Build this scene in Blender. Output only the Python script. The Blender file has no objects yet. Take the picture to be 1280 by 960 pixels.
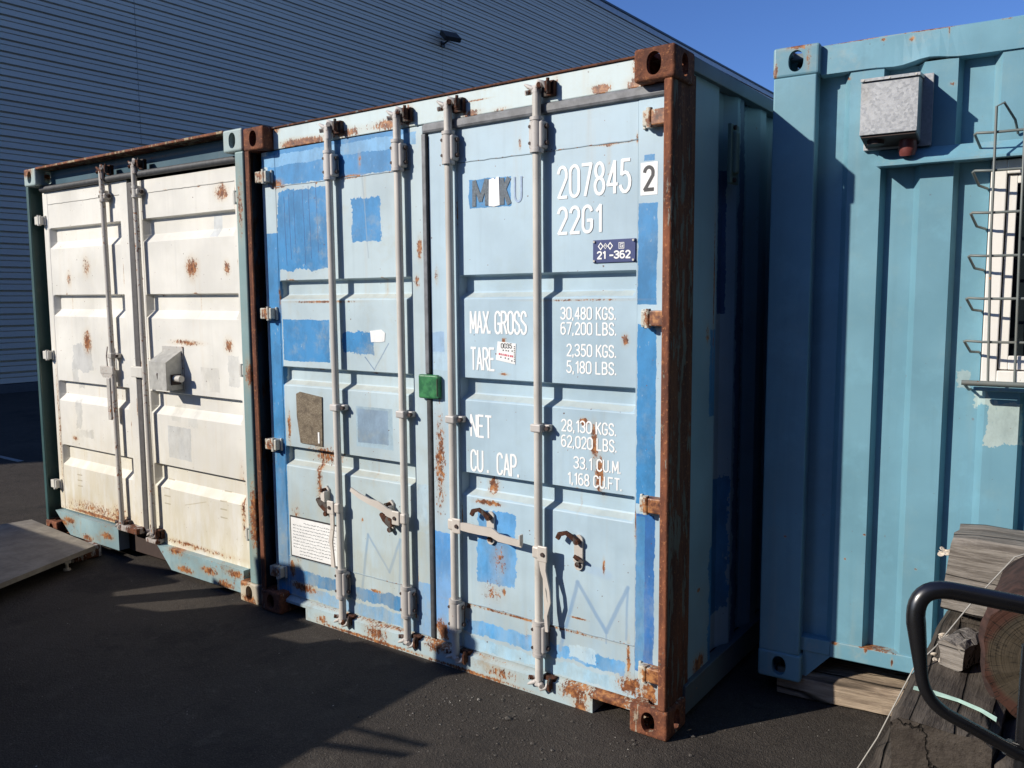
import bpy, bmesh, math, random
from mathutils import Vector, Matrix, Euler
S = bpy.context.scene
C = S.collection
R = math.radians
random.seed(11)

# ------------------------------------------------------------------ camera
CAM = (3.73440, -2.79100, 1.69500)
F_PX, YAW, PITCH, ROLL = 1038.58, -0.62480, 0.10160, -0.00770
def cam_axes():
    cy, sy = math.cos(YAW), math.sin(YAW); cp, sp = math.cos(PITCH), math.sin(PITCH)
    f = Vector((sy*cp, cy*cp, -sp)); r = Vector((cy, -sy, 0)); u = r.cross(f)
    c, s = math.cos(ROLL), math.sin(ROLL)
    return c*r+s*u, -s*r+c*u, f
cr, cu, cf = cam_axes()
cam = bpy.data.cameras.new('camera'); camo = bpy.data.objects.new('camera', cam); C.objects.link(camo)
m = Matrix((cr, cu, -cf)).transposed().to_4x4(); m.translation = Vector(CAM); camo.matrix_world = m
cam.sensor_width = 36; cam.lens = F_PX/1280*36; cam.clip_start = .05; cam.clip_end = 2000
S.camera = camo

# ------------------------------------------------------------------ light
SUN_D = Vector((.42, .60, -.385)).normalized()
w = bpy.data.worlds.new('World'); S.world = w; w.use_nodes = True
nt = w.node_tree; nt.nodes.clear()
sky = nt.nodes.new('ShaderNodeTexSky'); sky.sky_type = 'NISHITA'; sky.sun_disc = False
sky.sun_elevation = math.asin(-SUN_D.z); sky.sun_rotation = math.atan2(-SUN_D.x, -SUN_D.y)
sky.air_density = 1.0; sky.dust_density = .15; sky.ozone_density = 2.5; sky.altitude = 50
bg = nt.nodes.new('ShaderNodeBackground'); bg.inputs[1].default_value = .075
wo = nt.nodes.new('ShaderNodeOutputWorld')
tint = nt.nodes.new('ShaderNodeMix'); tint.data_type = 'RGBA'; tint.blend_type = 'MULTIPLY'; tint.inputs[0].default_value = 1
tint.inputs[7].default_value = (.72, 1.0, 1.62, 1)      # deep clear-day blue
nt.links.new(sky.outputs[0], tint.inputs[6]); nt.links.new(tint.outputs[2], bg.inputs[0]); nt.links.new(bg.outputs[0], wo.inputs[0])
sl = bpy.data.lights.new('sun', 'SUN'); sl.energy = 4.7; sl.angle = R(.53); sl.color = (1, .93, .82)
so = bpy.data.objects.new('sun', sl); C.objects.link(so)
so.rotation_euler = SUN_D.to_track_quat('-Z', 'Y').to_euler(); so.location = (-10, -15, 12)
S.view_settings.view_transform = 'Standard'; S.view_settings.look = 'None'
S.view_settings.exposure = 0.14; S.view_settings.gamma = 1; S.view_settings.use_curve_mapping = False

# ------------------------------------------------------------------ node helper
class N:
    def __init__(s, name):
        s.m = bpy.data.materials.new(name); s.m.use_nodes = True
        s.t = s.m.node_tree; s.t.nodes.clear(); s.seed = random.uniform(0, 40)
    def link(s, a, sock):
        if isinstance(a, bpy.types.NodeSocket): s.t.links.new(a, sock)
        elif a is not None:
            if isinstance(a, (tuple, list)) and len(a) == 3 and sock.type == 'RGBA': a = (*a, 1)
            sock.default_value = a
    def math(s, op, a, b=None, c=None, clamp=False):
        n = s.t.nodes.new('ShaderNodeMath'); n.operation = op; n.use_clamp = clamp
        s.link(a, n.inputs[0])
        if b is not None: s.link(b, n.inputs[1])
        if c is not None: s.link(c, n.inputs[2])
        return n.outputs[0]
    def vm(s, op, a, b=None, out=0):
        n = s.t.nodes.new('ShaderNodeVectorMath'); n.operation = op; s.link(a, n.inputs[0])
        if b is not None:
            if op == 'SCALE': s.link(b, n.inputs[3])
            else: s.link(b, n.inputs[1])
        return n.outputs['Value'] if out else n.outputs[0]
    def mr(s, v, a, b, c=0., d=1., smooth=True):
        n = s.t.nodes.new('ShaderNodeMapRange'); n.interpolation_type = 'SMOOTHSTEP' if smooth else 'LINEAR'
        s.link(v, n.inputs[0])
        for i, x in enumerate((a, b, c, d)): s.link(x, n.inputs[i+1])
        return n.outputs[0]
    def noise(s, v, scale, detail=3, rough=.55, color=False, off=True):
        n = s.t.nodes.new('ShaderNodeTexNoise'); n.noise_dimensions = '4D'
        s.link(v, n.inputs['Vector']); n.inputs['Scale'].default_value = scale
        n.inputs['W'].default_value = s.seed if off else 0; s.seed += 1.37
        n.inputs['Detail'].default_value = detail; n.inputs['Roughness'].default_value = rough
        return n.outputs['Color' if color else 'Fac']
    def vor(s, v, scale, feature='F1', rand=1, out='Distance'):
        n = s.t.nodes.new('ShaderNodeTexVoronoi'); n.feature = feature; s.link(v, n.inputs['Vector'])
        n.inputs['Scale'].default_value = scale; n.inputs['Randomness'].default_value = rand
        return n.outputs[out]
    def mix(s, f, a, b):
        n = s.t.nodes.new('ShaderNodeMix'); n.data_type = 'RGBA'
        s.link(f, n.inputs[0]); s.link(a, n.inputs[6]); s.link(b, n.inputs[7])
        return n.outputs[2]
    def scale(s, v, x, y, z): return s.vm('MULTIPLY', v, (x, y, z))
    def obj(s):
        n = s.t.nodes.new('ShaderNodeTexCoord'); return n.outputs['Object']
    def sep(s, v):
        n = s.t.nodes.new('ShaderNodeSeparateXYZ'); s.link(v, n.inputs[0]); return n.outputs
    def comb(s, x, y, z=0.):
        n = s.t.nodes.new('ShaderNodeCombineXYZ'); s.link(x, n.inputs[0]); s.link(y, n.inputs[1]); s.link(z, n.inputs[2]); return n.outputs[0]
    def finish(s, col, rough=.5, metal=0., height=None, bump=.3, dist=.01, spec=.5):
        b = s.t.nodes.new('ShaderNodeBsdfPrincipled'); o = s.t.nodes.new('ShaderNodeOutputMaterial')
        s.link(col, b.inputs['Base Color']); s.link(rough, b.inputs['Roughness']); s.link(metal, b.inputs['Metallic'])
        b.inputs['Specular IOR Level'].default_value = spec
        if height is not None:
            n = s.t.nodes.new('ShaderNodeBump'); n.inputs['Strength'].default_value = bump; n.inputs['Distance'].default_value = dist
            s.link(height, n.inputs['Height']); s.t.links.new(n.outputs[0], b.inputs['Normal'])
        s.t.links.new(b.outputs[0], o.inputs[0]); return s.m

def mul(c, k): return tuple(min(1, x*k) for x in c)
RUST_D = (.075, .028, .014); RUST_M = (.20, .07, .028); RUST_O = (.45, .20, .07)

def weathered(name, base, plane='XZ', var=.12, patches=(), spots=(), lines=(), chips=0., streak=.3, dirt=0., dirt_col=(.30,.24,.15),
              rough=.48, chip_scale=55, dots=.5, low=None, dent=.5, stain_col=(.46,.33,.16), chalk=0.):
    """patches: (cx,cz,hx,hz,color,ragged[,opacity]); spots: (cx,cz,rx,rz,strength); drips in spots when rz>rx"""
    n = N(name); o = n.obj(); sx, sy, sz = n.sep(o)
    a, b = (sx, sz) if plane == 'XZ' else (sy, sz)
    P = n.comb(a, b)
    n1 = n.noise(o, 9, 4, .65, True); n2 = n.noise(o, 70, 3, .6, True)
    D1 = n.vm('SCALE', n.vm('SUBTRACT', n1, (.5, .5, .5)), 1.)
    D2 = n.vm('SCALE', n.vm('SUBTRACT', n2, (.5, .5, .5)), 1.)
    big = n.noise(o, 2.2, 5, .6)
    col = n.mix(n.mr(big, .3, .7), mul(base, 1-var), mul(base, 1+var))
    # fine horizontal / vertical weather streaks
    st = n.noise(n.scale(o, 26, 26, 1.1), 1, 4, .6)
    col = n.mix(n.math('MULTIPLY', n.mr(st, .5, .78), streak*.8), col, mul(base, .74))
    st2 = n.noise(n.scale(o, 14, 14, .8), 1, 3, .6)
    col = n.mix(n.math('MULTIPLY', n.mr(st2, .56, .8), streak*.55), col, stain_col)
    if chalk:
        ch = n.noise(o, 5, 5, .7)
        col = n.mix(n.math('MULTIPLY', n.mr(ch, .5, .68), chalk), col, mul(base, 1.35))
    height = n.math('MULTIPLY', n.noise(o, 3.5, 2, .5), dent)
    height = n.math('ADD', height, n.math('MULTIPLY', n.noise(o, 160, 2, .5), .02))
    for p in patches:
        cx, cz, hx, hz, pc, rg = p[:6]; op = p[6] if len(p) > 6 else 1.
        Q = n.vm('ADD', P, n.vm('SCALE', D1, rg*2.6)); Q = n.vm('ADD', Q, n.vm('SCALE', D2, rg*.9))
        q = n.vm('SUBTRACT', n.vm('ABSOLUTE', n.vm('SUBTRACT', Q, (cx, cz, 0))), (hx, hz, 0))
        qs = n.sep(q); d = n.math('MAXIMUM', qs[0], qs[1])
        mk = n.mr(d, -.0012, .0012, op, 0.)
        pcol = n.mix(n.mr(n.noise(n.scale(o, 9, 9, 5), 1, 6, .75), .36, .66), mul(pc, 1.16), mul(pc, .80))
        if rg > .005:
            mk = n.math('MULTIPLY', mk, n.mr(n.noise(n.scale(o, 60, 60, 28), 1, 4, .7), .30, .36, .35, 1.))
        col = n.mix(mk, col, pcol)
    for (x0, z0, x1, z1, r, lc, op) in lines:
        Q = n.vm('ADD', P, n.vm('SCALE', D1, .012))
        ax, az = x1-x0, z1-z0; L2 = ax*ax+az*az
        rel = n.vm('SUBTRACT', Q, (x0, z0, 0))
        dt = n.vm('DOT_PRODUCT', rel, (ax/L2, az/L2, 0), out=1)
        dt = n.math('MAXIMUM', n.math('MINIMUM', dt, 1.), 0.)
        near = n.vm('SCALE', n.comb(float(ax), float(az), 0.), dt)
        dd = n.vm('LENGTH', n.vm('SUBTRACT', rel, near), out=1)
        col = n.mix(n.mr(dd, r*.3, r, op, 0.), col, lc)
    if low is not None:   # dirt that gathers on the lowest boards: (z0, z1, colour, amount)
        z0, z1, lc, am = low
        lm = n.math('MULTIPLY', n.mr(b, z0, z1, 1., 0.), n.mr(n.noise(n.scale(o, 12, 12, 3), 1, 5, .7), .35, .62, 0., am))
        col = n.mix(lm, col, lc)
    if dirt:
        dm = n.noise(o, 6, 6, .75)
        col = n.mix(n.math('MULTIPLY', n.mr(dm, .5, .74), dirt), col, dirt_col)
    rustn = n.noise(o, 38, 4, .7)
    rcol = n.mix(n.mr(rustn, .35, .55), RUST_O, RUST_M); rcol = n.mix(n.mr(rustn, .5, .68), rcol, RUST_D)
    rmask = None
    if dots:
        jit = n.vm('ADD', o, n.vm('SCALE', D2, .012))
        for sc, rr0, keep in ((17., .075, .80), (42., .10, .86)):
            vd = n.vor(jit, sc); vc = n.sep(n.vor(jit, sc, out='Color'))
            mk = n.math('MULTIPLY', n.mr(vd, rr0*.7, rr0, 1., 0.), n.mr(vc[0], keep, keep+.01)); mk = n.math('MULTIPLY', mk, dots)
            col = n.mix(mk, col, n.mix(vc[1], RUST_D, RUST_M))
    for (cx, cz, rx, rz, k) in spots:
        Q = n.vm('ADD', P, n.vm('SCALE', D1, min(rx, rz)*.9))
        e = n.vm('LENGTH', n.vm('DIVIDE', n.vm('SUBTRACT', Q, (cx, cz, 0)), (rx, rz, 1)), out=1)
        f = n.math('MULTIPLY', n.mr(e, 0., 1.5, 1., 0.), k)
        # halo of stain
        col = n.mix(n.math('MULTIPLY', f, .55, clamp=True), col, stain_col)
        rmask = f if rmask is None else n.math('MAXIMUM', rmask, f)
    if rmask is not None:
        rn = n.noise(n.scale(o, 85, 85, 48), 1, 5, .75)
        mk = n.mr(n.math('ADD', rmask, n.math('MULTIPLY', n.math('SUBTRACT', rn, .5), 2.7)), .50, .60)
        mk = n.math('MULTIPLY', mk, n.mr(rmask, .02, .16))
        col = n.mix(mk, col, rcol)
    if chips:
        c1 = n.noise(o, chip_scale, 3, .6); c2 = n.noise(o, 5, 3, .6)
        v = n.math('ADD', c1, n.math('MULTIPLY', n.math('SUBTRACT', c2, .5), .5))
        mk = n.mr(v, .86-chips*.3, .875-chips*.3)
        col = n.mix(mk, col, rcol); height = n.math('ADD', height, n.math('MULTIPLY', mk, -.05))
    rr = n.mr(big, .3, .7, rough-.08, rough+.12)
    return n.finish(col, rr, 0., height, .55, .012)

def rusty(name, paint, cover=.2, tone=1., stretch=3.):
    """heavily rusted steel with remains of paint; cover = share of paint left"""
    n = N(name); o = n.obj(); so_ = n.scale(o, 1, 1, 1/stretch)
    a = n.noise(so_, 22, 6, .7); b = n.noise(so_, 7, 4, .6); c = n.noise(o, 90, 3, .6)
    col = n.mix(n.mr(a, .35, .62), mul((.20, .072, .035), tone), mul((.085, .032, .02), tone))
    col = n.mix(n.mr(c, .55, .7), col, mul((.30, .125, .055), tone))
    col = n.mix(n.mr(b, .6, .75), col, mul((.06, .026, .018), tone))
    v = n.math('ADD', n.noise(n.scale(o, 1, 1, .2), 30, 5, .7), n.math('MULTIPLY', n.math('SUBTRACT', b, .5), .7))
    mk = n.mr(v, .72-cover*.55, .74-cover*.55)
    pc = n.mix(n.mr(a, .4, .7), paint, mul(paint, .7))
    col = n.mix(mk, col, pc)
    h = n.math('ADD', n.math('MULTIPLY', a, .6), n.math('MULTIPLY', mk, .35)); h = n.math('ADD', h, n.math('MULTIPLY', c, .25))
    return n.finish(col, .82, 0., h, .8, .008, .3)

def plain(name, col, rough=.5, metal=0., var=.12, bump=.15, scale=40):
    n = N(name); o = n.obj(); f = n.noise(o, scale, 4, .6); g = n.noise(o, 5, 3, .5)
    c = n.mix(n.mr(f, .3, .7), mul(col, 1-var), mul(col, 1+var)); c = n.mix(n.mr(g, .4, .75, 0., .35), c, mul(col, .6))
    return n.finish(c, rough, metal, f, bump, .004)

# ------------------------------------------------------------------ mesh helper
class MB:
    def __init__(s): s.b = bmesh.new(); s.mi = 0
    def mat(s, i): s.mi = i; return s
    def _m(s, vs, fs, smooth=False, M=None):
        v = [s.b.verts.new((M @ Vector(p)) if M else p) for p in vs]
        out = []
        for f in fs:
            try: q = s.b.faces.new([v[i] for i in f]); q.smooth = smooth; q.material_index = s.mi; out.append(q)
            except ValueError: pass
        return out
    def box(s, x0, x1, y0, y1, z0, z1, bev=0., M=None, seg=2):
        if x0 > x1: x0, x1 = x1, x0
        if y0 > y1: y0, y1 = y1, y0
        if z0 > z1: z0, z1 = z1, z0
        t = bmesh.new(); bmesh.ops.create_cube(t, size=1)
        for v in t.verts: v.co = Vector(((x0+x1)/2+v.co.x*(x1-x0), (y0+y1)/2+v.co.y*(y1-y0), (z0+z1)/2+v.co.z*(z1-z0)))
        if bev:
            bev = min(bev, .45*min(x1-x0, y1-y0, z1-z0))
            bmesh.ops.bevel(t, geom=t.edges[:], offset=bev, segments=seg, profile=.5, affect='EDGES')
        s._merge(t, M, bev > 0); return s
    def _merge(s, t, M=None, smooth=False):
        idx = {}
        for v in t.verts: idx[v] = s.b.verts.new((M @ v.co) if M else v.co)
        for f in t.faces:
            q = s.b.faces.new([idx[v] for v in f.verts]); q.material_index = s.mi
        t.free()
    def tube(s, pts, r, seg=12, smooth=True, cap=True, M=None):
        pts = [Vector(p) for p in pts]; n = len(pts); rs = r if isinstance(r, (list, tuple)) else [r]*n
        rings = []; up = None
        for i, p in enumerate(pts):
            d = (pts[min(i+1, n-1)]-pts[max(i-1, 0)]).normalized()
            if up is None: up = Vector((0, 0, 1)) if abs(d.z) < .9 else Vector((0, 1, 0))
            x = d.cross(up).normalized(); y = x.cross(d).normalized(); up = y
            rings.append([p+(x*math.cos(a)+y*math.sin(a))*rs[i] for a in [2*math.pi*k/seg for k in range(seg)]])
        vs = [v for q in rings for v in q]; fs = []
        for i in range(n-1):
            for k in range(seg):
                k2 = (k+1) % seg; fs.append((i*seg+k, i*seg+k2, (i+1)*seg+k2, (i+1)*seg+k))
        s._m(vs, fs, smooth, M)
        if cap:
            for q in (rings[0][::-1], rings[-1]): s._m(q, [tuple(range(seg))], False, M)
        return s
    def cyl(s, p0, p1, r, seg=16, M=None): return s.tube([p0, p1], r, seg, True, True, M)
    def sweep(s, pts, w, t, M=None):
        """flat bar: path in XZ (x,y,z points), width w in plane, thickness t along Y"""
        pts = [Vector(p) for p in pts]; n = len(pts); ws = w if isinstance(w, (list, tuple)) else [w]*n
        vs = []
        for i, p in enumerate(pts):
            d = (pts[min(i+1, n-1)]-pts[max(i-1, 0)]); d.normalize()
            q = Vector((-d.z, 0, d.x)); 
            if q.length < 1e-4: q = Vector((1, 0, 0))
            q.normalize(); h = ws[i]/2
            vs += [p+q*h+Vector((0, -t/2, 0)), p+q*h+Vector((0, t/2, 0)), p-q*h+Vector((0, t/2, 0)), p-q*h+Vector((0, -t/2, 0))]
        fs = [(0, 1, 2, 3), tuple((n-1)*4+k for k in (3, 2, 1, 0))]
        for i in range(n-1):
            for k in range(4):
                k2 = (k+1) % 4; fs.append((i*4+k, (i+1)*4+k, (i+1)*4+k2, i*4+k2))
        s._m(vs, fs, False, M); return s
    def prism(s, poly, axis, d0, d1, M=None):
        """poly 2D; axis 'Y': (x,z) extruded in y; 'X': (y,z) in x; 'Z': (x,y) in z"""
        def P(p, d): return {'Y': (p[0], d, p[1]), 'X': (d, p[0], p[1]), 'Z': (p[0], p[1], d)}[axis]
        n = len(poly); vs = [P(p, d0) for p in poly]+[P(p, d1) for p in poly]
        fs = [tuple(range(n)), tuple(range(2*n-1, n-1, -1))]+[(i, i+n, (i+1) % n+n, (i+1) % n) for i in range(n)]
        s._m(vs, fs, False, M); return s
    def sheet(s, profile, axis, d0, d1, close=False):
        """profile list of 2D points extruded: 'X': (y,z) along x ; 'Z': (x,y) along z ; 'Y': (x,z) along y"""
        def P(p, d): return {'Y': (p[0], d, p[1]), 'X': (d, p[0], p[1]), 'Z': (p[0], p[1], d)}[axis]
        n = len(profile); vs = [P(p, d0) for p in profile]+[P(p, d1) for p in profile]
        s._m(vs, [(i, i+1, i+1+n, i+n) for i in range(n-1)]); return s
    def lathe(s, prof, seg=24, M=None):
        vs = [(r*math.cos(2*math.pi*k/seg), r*math.sin(2*math.pi*k/seg), z) for r, z in prof for k in range(seg)]
        n = len(prof); fs = [(i*seg+k, i*seg+(k+1) % seg, (i+1)*seg+(k+1) % seg, (i+1)*seg+k) for i in range(n-1) for k in range(seg)]
        s._m(vs, fs, True, M); return s
    def build(s, name, mat, parent=None, norm=True):
        if norm: bmesh.ops.recalc_face_normals(s.b, faces=s.b.faces[:])
        me = bpy.data.meshes.new(name); s.b.to_mesh(me); s.b.free()
        o = bpy.data.objects.new(name, me); C.objects.link(o)
        for m_ in (mat if isinstance(mat, (list, tuple)) else [mat]):
            if m_: me.materials.append(m_)
        if parent: o.parent = parent
        return o
def tag(o, label=None, cat=None, group=None, kind=None):
    for k, v in (('label', label), ('category', cat), ('group', group), ('kind', kind)):
        if v: o[k] = v
    return o
def empty(name, loc, rot=(0, 0, 0)):
    o = bpy.data.objects.new(name, None); C.objects.link(o); o.location = loc; o.rotation_euler = rot; return o
def arc(cx, cy, rx, ry, a0, a1, n=10):
    return [(cx+rx*math.cos(R(a0+(a1-a0)*i/n)), cy+ry*math.sin(R(a0+(a1-a0)*i/n))) for i in range(n+1)]

# ------------------------------------------------------------------ stroke lettering (condensed stencil-free gothic)
def _font():
    G = {}
    r = .5; ry = .24   # unit cell 1 wide, 1 high; round parts rx .5, ry .24
    full = arc(.5, 1-ry, r, ry, 90, 180)+arc(.5, ry, r, ry, 180, 270)+arc(.5, ry, r, ry, 270, 360)+arc(.5, 1-ry, r, ry, 0, 90)
    G['0'] = G['O'] = [full]
    G['1'] = [[(.12, .80), (.52, 1), (.52, 0)]]
    G['2'] = [arc(.5, 1-ry, .48, ry, 170, 0)+[(.96, .62), (.05, .0), (1., .0)]]
    G['3'] = [arc(.45, .76, .5, .24, 160, -80)+[(.35, .53)], [(.35, .52)]+arc(.45, .26, .53, .26, 80, -160)]
    G['4'] = [[(.75, 0), (.75, 1), (.0, .27), (1.02, .27)]]
    G['5'] = [[(.92, 1), (.15, 1), (.1, .56)]+arc(.45, .31, .53, .31, 115, -160)]
    G['6'] = [arc(.5, .3, .5, .3, 180, -180, 16), arc(.55, .72, .54, .28, 60, 180)+[(.0, .32)]]
    G['7'] = [[(.0, 1), (1, 1), (.32, 0)]]
    G['8'] = [arc(.5, .76, .43, .24, -90, 270, 16), arc(.5, .26, .5, .26, 90, 450, 16)]
    G['9'] = [arc(.5, .7, .5, .3, 0, 360, 16), [(1, .68)]+arc(.45, .28, .54, .28, 0, -120)]
    G['G'] = [arc(.5, .76, .48, .24, 15, 180)+arc(.5, .24, .5, .24, 180, 360)+[(1, .45), (.52, .45)]]
    G['C'] = [arc(.5, .76, .48, .24, 10, 180)+arc(.5, .24, .48, .24, 180, 350)]
    G['M'] = [[(0, 0), (.04, 1), (.58, .2), (1.12, 1), (1.16, 0)]]
    G['A'] = [[(0, 0), (.5, 1), (1, 0)], [(.2, .3), (.8, .3)]]
    G['X'] = [[(0, 0), (1, 1)], [(0, 1), (1, 0)]]
    G['R'] = [[(0, 0), (0, 1), (.45, 1)]+arc(.5, .75, .45, .25, 90, -90)+[(0, .5)], [(.5, .48), (1, 0)]]
    G['P'] = [[(0, 0), (0, 1), (.45, 1)]+arc(.5, .73, .45, .27, 90, -90)+[(0, .46)]]
    G['B'] = [[(0, 0), (0, 1), (.45, 1)]+arc(.5, .76, .42, .24, 90, -90)+[(.05, .52)], arc(.5, .26, .48, .26, 90, -90)+[(0, 0)]]
    G['S'] = [arc(.5, .76, .46, .24, 10, 200)+[(.1, .62), (.9, .38)]+arc(.5, .24, .48, .24, 15, -170)]
    G['T'] = [[(0, 1), (1, 1)], [(.5, .97), (.5, 0)]]
    G['E'] = [[(.9, 1), (0, 1), (0, 0), (.92, 0)], [(.02, .52), (.75, .52)]]
    G['F'] = [[(.9, 1), (0, 1), (0, 0)], [(.02, .52), (.75, .52)]]
    G['L'] = [[(0, 1), (0, 0), (.88, 0)]]
    G['N'] = [[(0, 0), (0, 1), (1, 0), (1, 1)]]
    G['K'] = [[(0, 0), (0, 1)], [(.95, 1), (.03, .42)], [(.3, .58), (1, 0)]]
    G['U'] = [[(0, 1)]+arc(.5, .26, .5, .26, 180, 360)+[(1, 1)]]
    G['.'] = [[(0, 0), (.0, .09)]]; G[','] = [[(.05, .1), (.0, -.12)]]; G['-'] = [[(0, .42), (.8, .42)]]
    return G
FONT = _font()
NARROW = {'.': .18, ',': .18, '1': .62, ' ': .35, '-': .8, 'M': 1.16}
def ribbon(mb, pl, t, y, M=None):
    pl = [Vector((p[0], p[1])) for i, p in enumerate(pl) if i == 0 or (Vector(p)-Vector(pl[i-1])).length > 1e-5]
    n = len(pl)
    if n < 2: return
    closed = (pl[0]-pl[-1]).length < 1e-4
    if closed: pl = pl[:-1]; n -= 1
    L = []
    for i, p in enumerate(pl):
        a = pl[(i-1) % n] if (closed or i > 0) else None; b = pl[(i+1) % n] if (closed or i < n-1) else None
        d1 = (p-a).normalized() if a is not None else (b-p).normalized(); d2 = (b-p).normalized() if b is not None else d1
        if a is None: p = p-d2*t*.25
        if b is None: p = p+d1*t*.25
        tt = (d1+d2); tt = tt.normalized() if tt.length > .2 else d2
        nn = Vector((-tt.y, tt.x)); k = 1/max(.45, nn.dot(Vector((-d1.y, d1.x))))
        L.append((p+nn*t/2*k, p-nn*t/2*k))
    rng = range(n) if closed else range(n-1)
    vs = [(q.x, y, q.y) for a in L for q in a]
    mb._m(vs, [(2*i, 2*i+1, 2*((i+1) % n)+1, 2*((i+1) % n)) for i in rng], False, M)
def write(text, x, z, h, width, stroke, y, gap=.45, M=None, mb=None):
    """text with its lower-left at x,z; total width given"""
    adv = sum(NARROW.get(c, 1)+gap for c in text)-gap; cw = width/adv
    mb = mb or MB(); k = 0
    cx = x
    for c in text:
        for st in FONT.get(c, []):
            P = [(cx+p[0]*cw, z+p[1]*h) for p in st]; run = [P[0]]
            for i in range(1, len(P)):
                run.append(P[i])
                if i < len(P)-1:
                    a_ = Vector(P[i])-Vector(P[i-1]); b_ = Vector(P[i+1])-Vector(P[i])
                    if a_.length > 1e-6 and b_.length > 1e-6 and a_.normalized().dot(b_.normalized()) < .25:
                        ribbon(mb, run, stroke, y-.0001*(k % 5), M); k += 1; run = [P[i]]
            ribbon(mb, run, stroke, y-.0001*(k % 5), M); k += 1
        cx += (NARROW.get(c, 1)+gap)*cw
    return mb

# ------------------------------------------------------------------ colours (linear)
LB = (.395, .525, .605)       # pale blue door paint
MIDB = (.036, .215, .46)     # blue overpaint
DKB = (.030, .15, .42)
TEAL = (.150, .320, .400)
CREAM = (.73, .71, .645)
DKT = (.020, .075, .095)
GREYP = (.46, .43, .40)

M_bar = weathered('bar_paint', (.56, .53, .48), var=.14, chips=.34, dirt=.45, dirt_col=(.33, .29, .22), streak=.5, chip_scale=90, dent=0., stain_col=(.4, .3, .2))
M_barw = weathered('old_bar_paint', (.50, .47, .42), var=.1, chips=.80, streak=.4, chip_scale=60, dent=0.)
M_bracket = weathered('bracket_paint', (.50, .47, .44), var=.14, chips=.48, dirt=.4, dirt_col=(.27, .22, .16), streak=.2, chip_scale=90, dent=0.)
M_latch = weathered('latch_paint', (.58, .53, .47), var=.1, chips=.35, streak=.2, chip_scale=120, dent=0.)
M_cam = rusty('cam_steel', (.42, .38, .35), .42, .8, 1.)
M_keep = rusty('keeper_steel', (.10, .085, .075), .3, .5, 1.)
M_recess_shade = rusty('recess_shade_steel', (.02, .035, .05), .5, .22, 2.)  # near-black colour paints the shade inside the left post cavity
M_bolt = plain('bolt_steel', (.05, .03, .025), .7)
M_gasket = plain('gasket_rubber', (.06, .062, .065), .6, 0, .25, .3)
M_gasket2 = plain('dusty_rubber', (.16, .165, .175), .55, 0, .3, .35, 20)
n = N('white_lettering'); o = n.obj(); f = n.noise(o, 130, 4, .7); q = n.noise(n.scale(o, 30, 30, 6), 1, 4, .7)
M_white = n.finish(n.mix(n.mr(n.math('ADD', f, n.math('MULTIPLY', q, .6)), .92, 1.02), (.86, .86, .84), (.60, .68, .70)), .6)
M_sheet = plain('white_sheet', (.84, .84, .82), .5, 0, .05, .02)
M_black = plain('black_lettering', (.03, .03, .032), .5, 0, .05, .02)
M_castR = rusty('rusted_casting', (.30, .20, .16), .06, 1.05, 1.)
M_castB = rusty('flaking_casting', (.38, .30, .22), .25, 1.25, 1.5)
M_castW = weathered('casting_green_paint', (.34, .43, .42), chips=.45, dirt=.5, spots=[(.05, 2.58, .09, .04, 1)], dirt_col=(.36, .27, .16), dent=.1)
M_post = rusty('rusted_post', (.16, .15, .12), .30, .85, 9.)
M_postF = rusty('rusted_post_front', (.30, .25, .20), .12, 1.35, 4.)
M_postL = rusty('rusted_narrow_post', (.22, .12, .09), .1, .95, 4.)

# ------------------------------------------------------------------ corner casting by boolean
def casting_mesh(dx, dy, name='corner_casting'):
    dz = .118
    def tmp(mb): return mb.build('tmp', None)
    base = tmp(MB().box(0, dx, 0, dy, 0, dz, .011, seg=3))
    cut = [tmp(MB().box(.024, dx-.024, .024, dy-.024, .02, dz-.02))]
    ov = lambda cx, cz, rx, rz: [(cx+rx*math.cos(t)*(1 if abs(math.cos(t)) < .8 else 1), cz+rz*math.copysign(abs(math.sin(t))**.8, math.sin(t))) for t in [2*math.pi*k/28 for k in range(28)]]
    cut.append(tmp(MB().prism(ov(dx*.5, dz*.5, .029, .041), 'Y', -.05, dy+.05)))
    cut.append(tmp(MB().prism(ov(dy*.5, dz*.5, .027, .041), 'X', -.05, dx+.05)))
    cut.append(tmp(MB().prism(ov(dx*.5, dy*.5, .03, .055), 'Z', -.05, dz+.05)))
    for c in cut:
        md = base.modifiers.new('b', 'BOOLEAN'); md.operation = 'DIFFERENCE'; md.solver = 'EXACT'; md.object = c
    dg = bpy.context.evaluated_depsgraph_get()
    me = bpy.data.meshes.new_from_object(base.evaluated_get(dg)); me.name = name
    for o in [base]+cut: bpy.data.objects.remove(o)
    for p in me.polygons: p.use_smooth = False
    return me
CAST_E = casting_mesh(.162, .178); CAST_S = casting_mesh(.178, .162)
def casting(parent, mesh, x, y, z, mat, label=None):
    me = mesh.copy(); me.materials.clear(); me.materials.append(mat)
    me.transform(Matrix.Translation((x, y, z)))       # vertices in the container's own coordinates
    o = bpy.data.objects.new('corner_casting', me); C.objects.link(o); o.parent = parent
    if label: o['label'] = label
    return o

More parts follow.
